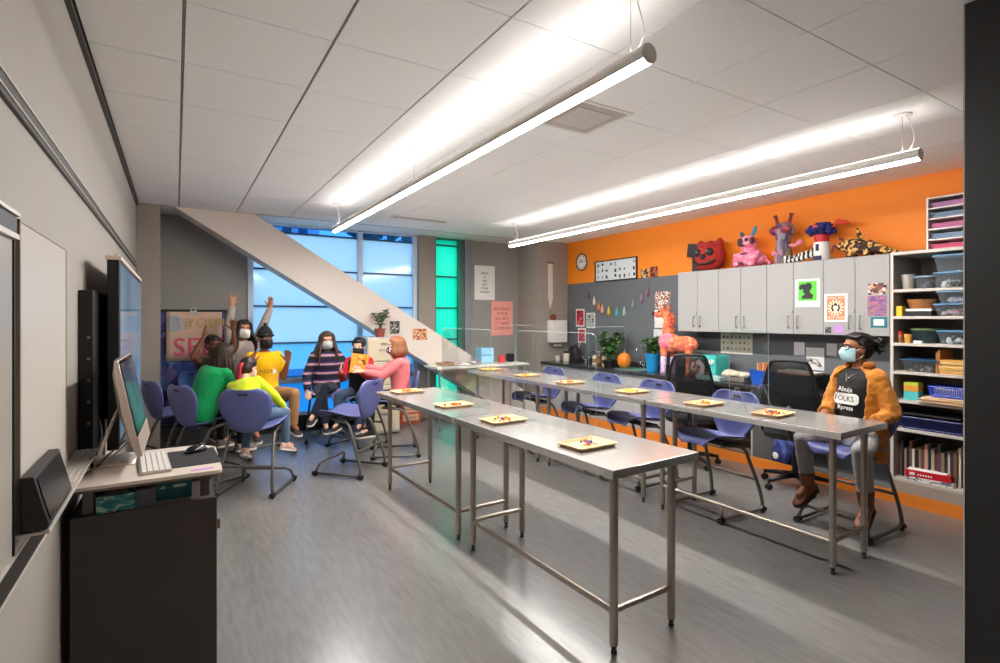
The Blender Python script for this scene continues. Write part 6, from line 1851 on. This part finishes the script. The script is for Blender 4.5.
            for k in range(26):
                a = rnd.uniform(0, 2 * PI); r = .038 * hs
                c = Hp(0, -.150, .040); st = c + HM @ V((math.cos(a) * .03, rnd.uniform(-.03, .02), math.sin(a) * .03)) * hs
                strand([st, st + HM @ V((rnd.uniform(-.03, .03), -.02, rnd.uniform(-.03, .03))) * hs, st + HM @ V((rnd.uniform(-.045, .045), .0, rnd.uniform(-.045, .03))) * hs], .011 * hs)
            hb.build('hair', hairm, t, True)
        elif hair == 'beanie':
            c = MB()
            for cc, r in (((0, -.016, .058), (.088, .103, .082)), ((0, -.02, .09), (.07, .08, .07))): c.ell(Hp(*cc), [q * hs for q in r], HM, 20, 12)
            link('beanie', remeshed(c, .008, 3, .002, 30), mat('black knit', (26, 25, 28), .9, bump=.4, bscale=300), t, True)
            b = MB(); b.tube([Hp(.090 * math.cos(2 * PI * k / 24), -.014 + .104 * math.sin(2 * PI * k / 24), .038 + .012 * math.sin(2 * PI * k / 24)) for k in range(24)], .013 * hs, 8, closed=True)
            b.build('cuff', MATS['black knit'], t, True)
            MB().ell(Hp(0, -.02, .172), .020 * hs).build('bobble', MATS['black knit'], t, True)
            MB().ell(Hp(.01, .092, .055), (.016 * hs, .004, .012 * hs), HM).build('patch', mat('grey patch', (140, 136, 130), .7), t, True)
    ctx = dict(t=t, T=T, ring=ring, Hp=Hp, HM=HM, hs=hs, s=s, J=J, R=R, Fw=Fw, U=U)
    if extras: extras(ctx)
    return t

SK = [skin_mat('deep brown skin', (112, 70, 48)), skin_mat('brown skin', (160, 102, 74)), skin_mat('light skin', (226, 176, 150)), skin_mat('tan skin', (196, 140, 108)), skin_mat('olive skin', (180, 126, 98))]
H_black = mat('black hair', (24, 18, 17), .45, var=.2, scale=60, spec=.4)
H_brown = mat('dark brown hair', (50, 32, 24), .45, var=.2, scale=60, spec=.4)
H_auburn = mat('auburn hair', (156, 98, 66), .45, var=.2, scale=60, spec=.4)
K_surg = mat('surgical mask blue', (176, 212, 220), .8, var=.03, bump=.2, bscale=60, stretch=(1, 1, 8))
K_white = mat('white mask', (236, 232, 228), .8)
K_black = mat('black mask', (24, 24, 27), .8)
K_print = mat_patches('printed mask', [(50, 40, 60), (170, 60, 70), (230, 220, 210), (70, 70, 110)], 60, .8)
seatleg = dict(R=((.18, .97, -.06), (.02, .02, -1), (.1, 1, -.05)), L=((-.18, .97, -.06), (-.02, .02, -1), (-.1, 1, -.05)))

# the adult at the right-hand table ------------------------------------------
def adult_extras(c):
    t, T, s, J, R, Fw, U, Hp = c['t'], c['T'], c['s'], c['J'], c['R'], c['Fw'], c['U'], c['Hp']
    # open jacket: a thick C-shaped shell plus sleeves
    b = MB(); rings = []
    for h, rx, ry, gap in ((-.20, .205, .165, 40), (-.10, .205, .165, 42), (.0, .204, .164, 44), (.12, .198, .156, 46), (.24, .200, .156, 48), (.34, .206, .156, 50), (.41, .204, .146, 50), (.455, .168, .122, 46), (.487, .104, .085, 42), (.512, .082, .076, 40)):
        n = 26; a0 = math.radians(90 + gap); a1 = math.radians(450 - gap)
        o = [T(h, rx * math.cos(a0 + (a1 - a0) * k / n), ry * math.sin(a0 + (a1 - a0) * k / n)) for k in range(n + 1)]
        i = [T(h, (rx - .024) * math.cos(a0 + (a1 - a0) * k / n), (ry - .024) * math.sin(a0 + (a1 - a0) * k / n)) for k in range(n, -1, -1)]
        rings.append(o + i)
    b.ring_loft(rings)
    for nm in 'RL':
        S0, E, W = J['S' + nm], J['E' + nm], J['W' + nm]
        capsule_chain(b, [S0, (S0 + E) / 2, E], [.072 * s, .066 * s, .058 * s])
        b.cyl(E, E + (W - E) * .62, .056 * s, .050 * s, 16)
        b.tube([E + (W - E) * .56 + ((W - E).normalized().cross(V((0, 0, 1))).normalized() * math.cos(a) + (W - E).normalized().cross((W - E).normalized().cross(V((0, 0, 1)))).normalized() * math.sin(a)) * .051 * s for a in [2 * PI * k / 16 for k in range(16)]], .010, 8, closed=True)
    m_j = mat('mustard corduroy', (192, 116, 14), .8, var=.10, scale=10, bump=.5, bscale=90, stretch=(3, 3, .6), sheen=.2)
    jk = link('jacket', remeshed(b, .0075, 2, .008, 21, 3.3), m_j, t, True)
    col = MB(); rings = []
    for k in range(15):
        a = math.radians(138 + 264 * k / 14)
        x, y = math.cos(a), math.sin(a)
        rings.append([T(.500, .084 * x, .078 * y), T(.548, .088 * x, .082 * y - .01), T(.540, .100 * x, .094 * y - .01), T(.492, .112 * x, .100 * y)])
    col.ring_loft(rings); col.build('collar', m_j, jk, True, sub=1)
    # printed lettering on the T-shirt
    ink = mat('white shirt print', (236, 232, 226), .8)
    def pr(h, x): return T(h, x, .128 + .0 - abs(x) * .32)
    for txt, h, sz in (('Abuja', .325, .055), ('FOLKS', .255, .058), ('Xpress', .185, .050)):
        if txt == 'FOLKS':
            bb = MB(); oo = rrect(.215, .085, .03, 4); vs = [T(h + q[1], q[0], .138 - abs(q[0]) ** 2 * 1.6) for q in oo]
            bb.ring_loft([vs, [v + Fw * .003 for v in vs]]); bb.build('print', ink, t)
            me = glyphs(txt, sz, extrude=.001); M3 = Matrix((-R, U, Fw)).transposed()
            M3 = Matrix((R * -1, U, (R * -1).cross(U))).transposed()
            me.transform(Matrix.Translation(T(h, 0, .142)) @ M3.to_4x4()); link('lettering', me, mat('black shirt', (26, 25, 26), .85), t)
        else:
            me = glyphs(txt, sz, extrude=.001); M3 = Matrix((R * -1, U, (R * -1).cross(U))).transposed()
            me.transform(Matrix.Translation(T(h, 0, .134)) @ M3.to_4x4()); link('lettering', me, ink, t)
    # necklace, glasses, earring
    MB().tube(catmull([T(.50, .062, .0), T(.475, .055, .055), T(.435, .025, .098), T(.412, 0, .112), T(.435, -.025, .098), T(.475, -.055, .055), T(.50, -.062, .0)], 5), .0022, 6).build('necklace', mat('silver chain', (206, 200, 190), .25, metal=.9), t, True)
    MB().obox(T(.398, 0, .122), (.008, .008, .026), Matrix((R, Fw, U)).transposed()).build('pendant', MATS['silver chain'], t)
    fr = mat('black glasses frame', (22, 18, 18), .25); b = MB()
    for sx in (-1, 1):
        b.tube([Hp(sx * .033 + .027 * math.cos(2 * PI * k / 20), .102 - .006 * abs(math.cos(2 * PI * k / 20)) - (.010 if sx * math.cos(2 * PI * k / 20) > .5 else 0), .006 + .020 * math.sin(2 * PI * k / 20)) for k in range(20)], .0034, 6, closed=True)
        b.tube([Hp(sx * .060, .088, .010), Hp(sx * .078, .05, .010), Hp(sx * .081, -.005, .006), Hp(sx * .080, -.02, -.01)], .0030, 6)
    b.tube([Hp(-.008, .104, .010), Hp(0, .107, .012), Hp(.008, .104, .010)], .003, 6)
    b.build('glasses', fr, t, True)
    for sx in (-1, 1): MB().ell(Hp(sx * .084, -.002, -.044), .007).build('earring', MATS['silver chain'], t, True)
person('adult in mustard corduroy jacket, glasses and blue mask, seated at the right table', (4.50, 2.04, 0), face(-1, .04), 1.0, .715,
       SK[1], mat('black shirt', (26, 25, 26), .85), cloth_mat('pale grey jeans', (166, 162, 162)), mat('tan brown leather', (116, 62, 32), .55, var=.12, scale=12),
       lean=(-2, 0), twist=-16, head=(-20, -3, 0), sleeve='none', topname='tee_shirt', fit=.4, hair='bun', hairm=H_black, mask=K_surg, shoe_kind='boot',
       arms=dict(R=((.30, .22, -1), (-.28, .85, -.22), (-.4, .9, -.1), (-.2, 0, -1), .5, .06), L=((-.44, .08, -1), (.38, .9, -.42), (.4, .9, -.1), (.2, 0, -1), .5, .06)),
       legs=dict(R=((.36, .92, -.10), (.02, -.20, -1), (.15, .9, -.45)), L=((-.34, .92, -.10), (-.02, -.12, -1), (-.15, .9, -.40))), extras=adult_extras)

# the group by the window -----------------------------------------------------
person('person in a green sweater with long dark hair seen from behind', (.21, 5.90, 0), face(.80, .60), .89, .697, SK[3], cloth_mat('kelly green knit', (18, 158, 88)), cloth_mat('black trousers', (28, 27, 30)), mat('grey shoe', (120, 110, 104), .7),
       lean=(14, 5), hunch=.12, head=(-22, 14, 0), hair='backlong', hairm=H_brown, fit=2.6,
       arms=dict(R=((.28, .35, -1), (-.25, .95, -.05), (-.1, 1, .1), (-1, 0, -.2), .4, .08), L=((-.28, .35, -1), (.25, .95, -.05), (.1, 1, .1), (1, 0, -.2), .4, .08)), legs=seatleg)
person('child in a neon yellow sweater with a red dyed ponytail, seen from behind', (.545, 5.405, 0), face(.51, .86), .77, .688, SK[2], cloth_mat('neon yellow knit', (206, 220, 40)), cloth_mat('blue denim', (84, 104, 128)), mat('blush canvas shoe', (220, 180, 160), .8),
       lean=(18, -15), hunch=.26, head=(-16, 26, 0), hair='ponytail', hairm=H_brown, mask=K_white, fit=2.0,
       arms=dict(R=((.85, .05, -.75), (.30, .6, -.75), (.0, 1, -.3), (0, 0, -1), .35, .1), L=((-.22, .25, -1), (.0, .8, -.45), (0, 1, -.3), (0, 0, -1), .35, .1)),
       legs=dict(R=((.70, .75, -.05), (.02, .05, -1), (.45, .9, -.30)), L=((-.05, .95, -.15), (-.05, -.35, -1), (-.1, .9, -.4))))
person('standing child in a grey sweater with both arms thrown up and a white mask', (.70, 7.22, 0), face(.0, -1), .945, .852, SK[3], cloth_mat('heather grey knit', (176, 164, 156)), cloth_mat('dark grey jeans', (60, 62, 70)), mat('white shoe', (220, 216, 210), .7),
       head=(8, 2, 4), hair='long', hairm=H_black, mask=K_white, fit=1.5,
       arms=dict(R=((.02, .06, 1), (-.14, .02, 1), (-.03, 0, 1), (0, 1, .0), .06, .30, .95), L=((-.36, .05, .95), (-.36, .0, .95), (-.05, -.1, 1), (.7, .7, .0), .15, .10, .6)),
       legs=dict(R=((.05, .02, -1), (0, -.02, -1), (.15, 1, 0)), L=((-.05, .02, -1), (0, -.02, -1), (-.15, 1, 0))))
def yellow_extras(c):
    T, t, R, U = c['T'], c['t'], c['R'], c['U']
    me = glyphs('PIZZA', .055, extrude=.001); M3 = Matrix((R * -1, U, (R * -1).cross(U))).transposed()
    me.transform(Matrix.Translation(T(.26, .02, .1365)) @ M3.to_4x4()); link('lettering', me, mat('brown shirt print', (120, 70, 30), .8), t)
    MB().ell(T(.25, -.075, .118), (.028, .004, .03), Matrix((R, c['Fw'], U)).transposed()).build('badge', K_white, t, True)
person('person in a bright yellow printed shirt, black beanie and black mask by the window', (.89, 6.77, 0), face(.16, -.98), .985, .720, SK[1], cloth_mat('bright yellow cotton', (244, 186, 18)), cloth_mat('khaki twill', (168, 124, 82)), mat('dark shoe', (40, 38, 40), .6),
       sleeve='short', topname='tee_shirt', head=(0, 4, 0), hair='beanie', hairm=H_black, mask=K_black, fit=1.2,
       arms=dict(R=((.20, .15, -1), (-.02, .60, .72), (-.05, .25, 1), (-.6, .8, 0), .2, .08), L=((-.22, .15, -1), (.0, .58, .75), (.05, .25, 1), (.6, .8, 0), .2, .08)),
       legs=dict(R=((.28, .95, .02), (.0, -.10, -1), (.1, 1, -.1)), L=((-.34, .92, .06), (.0, -.10, -1), (-.1, 1, -.1))), extras=yellow_extras)
m_stripe = mat_bands('striped knit', [(34, 30, 52), (34, 30, 52), (206, 156, 168), (60, 44, 96)], 'Z', .115, .85, [0, .25, .55, .8])
person('long-haired person in a dark and pink striped sweater with crossed legs and a pale mask', (1.69, 7.14, 0), face(-.16, -.98), .95, .700, SK[2], m_stripe, cloth_mat('navy jeans', (36, 42, 58)), mat('black canvas shoe', (36, 34, 38), .7),
       lean=(4, 0), head=(4, 8, 0), hair='long', hairm=mat('long brown hair', (78, 54, 44), .45, var=.2, scale=60), mask=mat('pale grey mask', (206, 210, 214), .8), fit=2.2,
       arms=dict(R=((.42, .12, -1), (.0, .55, -.8), (-.05, .8, -.5), (-.3, 0, -1), .3, .08), L=((-.55, .1, -.85), (-.35, .25, .95), (.0, .1, 1), (0, 1, .1), .15, .15)),
       legs=dict(R=((-.02, .97, -.12), (-.10, .02, -1), (-.05, 1, -.1)), L=((.30, .95, .10), (.42, .22, -.9), (.35, .9, -.15))))
person('child in red sleeves and a black shirt holding up an orange sheet', (1.97, 6.58, 0), face(-.62, -.78), .85, .692, SK[2], cloth_mat('black cotton', (24, 24, 28)), cloth_mat('blue jeans', (62, 80, 104)), mat('black trainer', (34, 34, 40), .6),
       lean=(2, 0), head=(10, 8, 0), hair='curly', hairm=H_black, mask=K_black, fit=1.4, topname='shirt', sleevem=cloth_mat('crimson cotton', (196, 32, 50)),
       arms=dict(R=((.20, .45, -.9), (-.25, .85, .45), (-.2, .8, .5), (-.9, 0, .2), .35, .06), L=((-.20, .55, -.8), (.15, .9, .42), (.2, .8, .5), (.9, 0, .2), .35, .06)), legs=seatleg)
person('child in a pink sweater with a short auburn bob and patterned mask, side on', (2.27, 5.94, 0), face(-.95, .32), .89, .697, SK[2], cloth_mat('salmon pink knit', (244, 128, 130)), cloth_mat('black leggings', (34, 32, 38)), mat('black boot', (30, 30, 32), .6),
       lean=(3, 0), head=(6, 6, 0), hair='bob', hairm=H_auburn, mask=K_print, fit=1.8,
       arms=dict(R=((.30, .80, -.5), (.22, .9, .25), (.1, 1, .2), (-.9, 0, 0), .3, .08), L=((.02, .80, -.62), (.30, .92, .22), (.25, 1, .1), (.4, 0, -.9), .3, .08)), legs=seatleg)
person('person in black raising bare brown arms, behind the one in green', (.34, 7.12, 0), face(.45, -.9), .91, .697, SK[0], cloth_mat('black jersey', (26, 24, 26)), cloth_mat('charcoal trousers', (44, 44, 48)), mat('black trainer', (34, 34, 40), .6),
       sleeve='none', topname='vest', lean=(6, 0), head=(0, 6, 0), hair='short', hairm=H_black, fit=1.0,
       arms=dict(R=((.55, .55, .25), (-.45, .15, 1), (-.2, .0, 1), (-.7, .6, 0), .1, .14), L=((-.05, .55, .35), (.12, .12, 1), (.05, .0, 1), (.7, .6, 0), .1, .14)), legs=seatleg)
# the orange sheet between the two children
t = thing('picture_book', 'orange picture sheet held up between the two children on the right of the group', 'book', (1.885, 6.32, .945))
fx, fy = math.cos(.15), math.sin(.15)
Rb = Euler((math.radians(-8), math.radians(8), -.42)).to_matrix()
MB().obox((0, 0, .10), (.205, .006, .235), Rb).build('cover', mat('orange cover', (246, 160, 40), .6, var=.06), t)
rnd = random.Random(2); b = MB()
for k in range(9):
    b.obox(V((0, 0, .10)) + Rb @ V((rnd.uniform(-.065, .065), -.0036, rnd.uniform(-.08, .08))), (rnd.uniform(.02, .06), .001, rnd.uniform(.02, .05)), Rb, k % 3)
b.build('drawing', [mat('drawing gold', (226, 120, 20), .6), mat('drawing dark', (130, 60, 30), .6), mat('drawing pale', (250, 206, 120), .6)], t)
# ------------------------------------------------------------------ light, sky, camera
w = bpy.data.worlds.new('World'); scene.world = w; w.use_nodes = True
nt = w.node_tree; N = nt.nodes; L = nt.links
bg = N['Background']
tc = N.new('ShaderNodeTexCoord'); sp = N.new('ShaderNodeSeparateXYZ'); L.new(tc.outputs['Generated'], sp.inputs['Vector'])
rp = N.new('ShaderNodeValToRGB'); el = rp.color_ramp.elements
mr = N.new('ShaderNodeMapRange'); mr.inputs['From Min'].default_value = -0.3; mr.inputs['From Max'].default_value = 1.0
L.new(sp.outputs['Z'], mr.inputs['Value']); L.new(mr.outputs['Result'], rp.inputs['Fac'])
el[0].position = 0.0; el[0].color = (.40, .46, .48, 1)
el[1].position = 1.0; el[1].color = (.90, .96, 1.0, 1)
e = el.new(.24); e.color = (1.0, 1.0, 1.0, 1)
L.new(rp.outputs['Color'], bg.inputs['Color']); bg.inputs['Strength'].default_value = 0.98

cam = bpy.data.cameras.new('Camera'); co = bpy.data.objects.new('Camera', cam); COL.objects.link(co)
cam.sensor_fit = 'HORIZONTAL'; cam.sensor_width = 36.0; cam.lens = 36.0 * 529.2 / 1000.0
cam.shift_x = 0.0; cam.shift_y = -0.013
cam.clip_start = 0.05; cam.clip_end = 200
co.location = (0, 0, 1.588); co.rotation_euler = (math.radians(90), 0, -math.radians(31.49))
scene.camera = co
scene.view_settings.view_transform = 'Standard'; scene.view_settings.look = 'None'
scene.view_settings.exposure = 1.55; scene.view_settings.gamma = 1.0; scene.view_settings.use_curve_mapping = False
scene.cycles.max_bounces = 10; scene.cycles.diffuse_bounces = 5; scene.cycles.glossy_bounces = 4
scene.cycles.transparent_max_bounces = 16; scene.cycles.transmission_bounces = 6
scene.cycles.sample_clamp_indirect = 6.0; scene.cycles.caustics_reflective = False; scene.cycles.caustics_refractive = False
scene.cycles.use_denoising = True
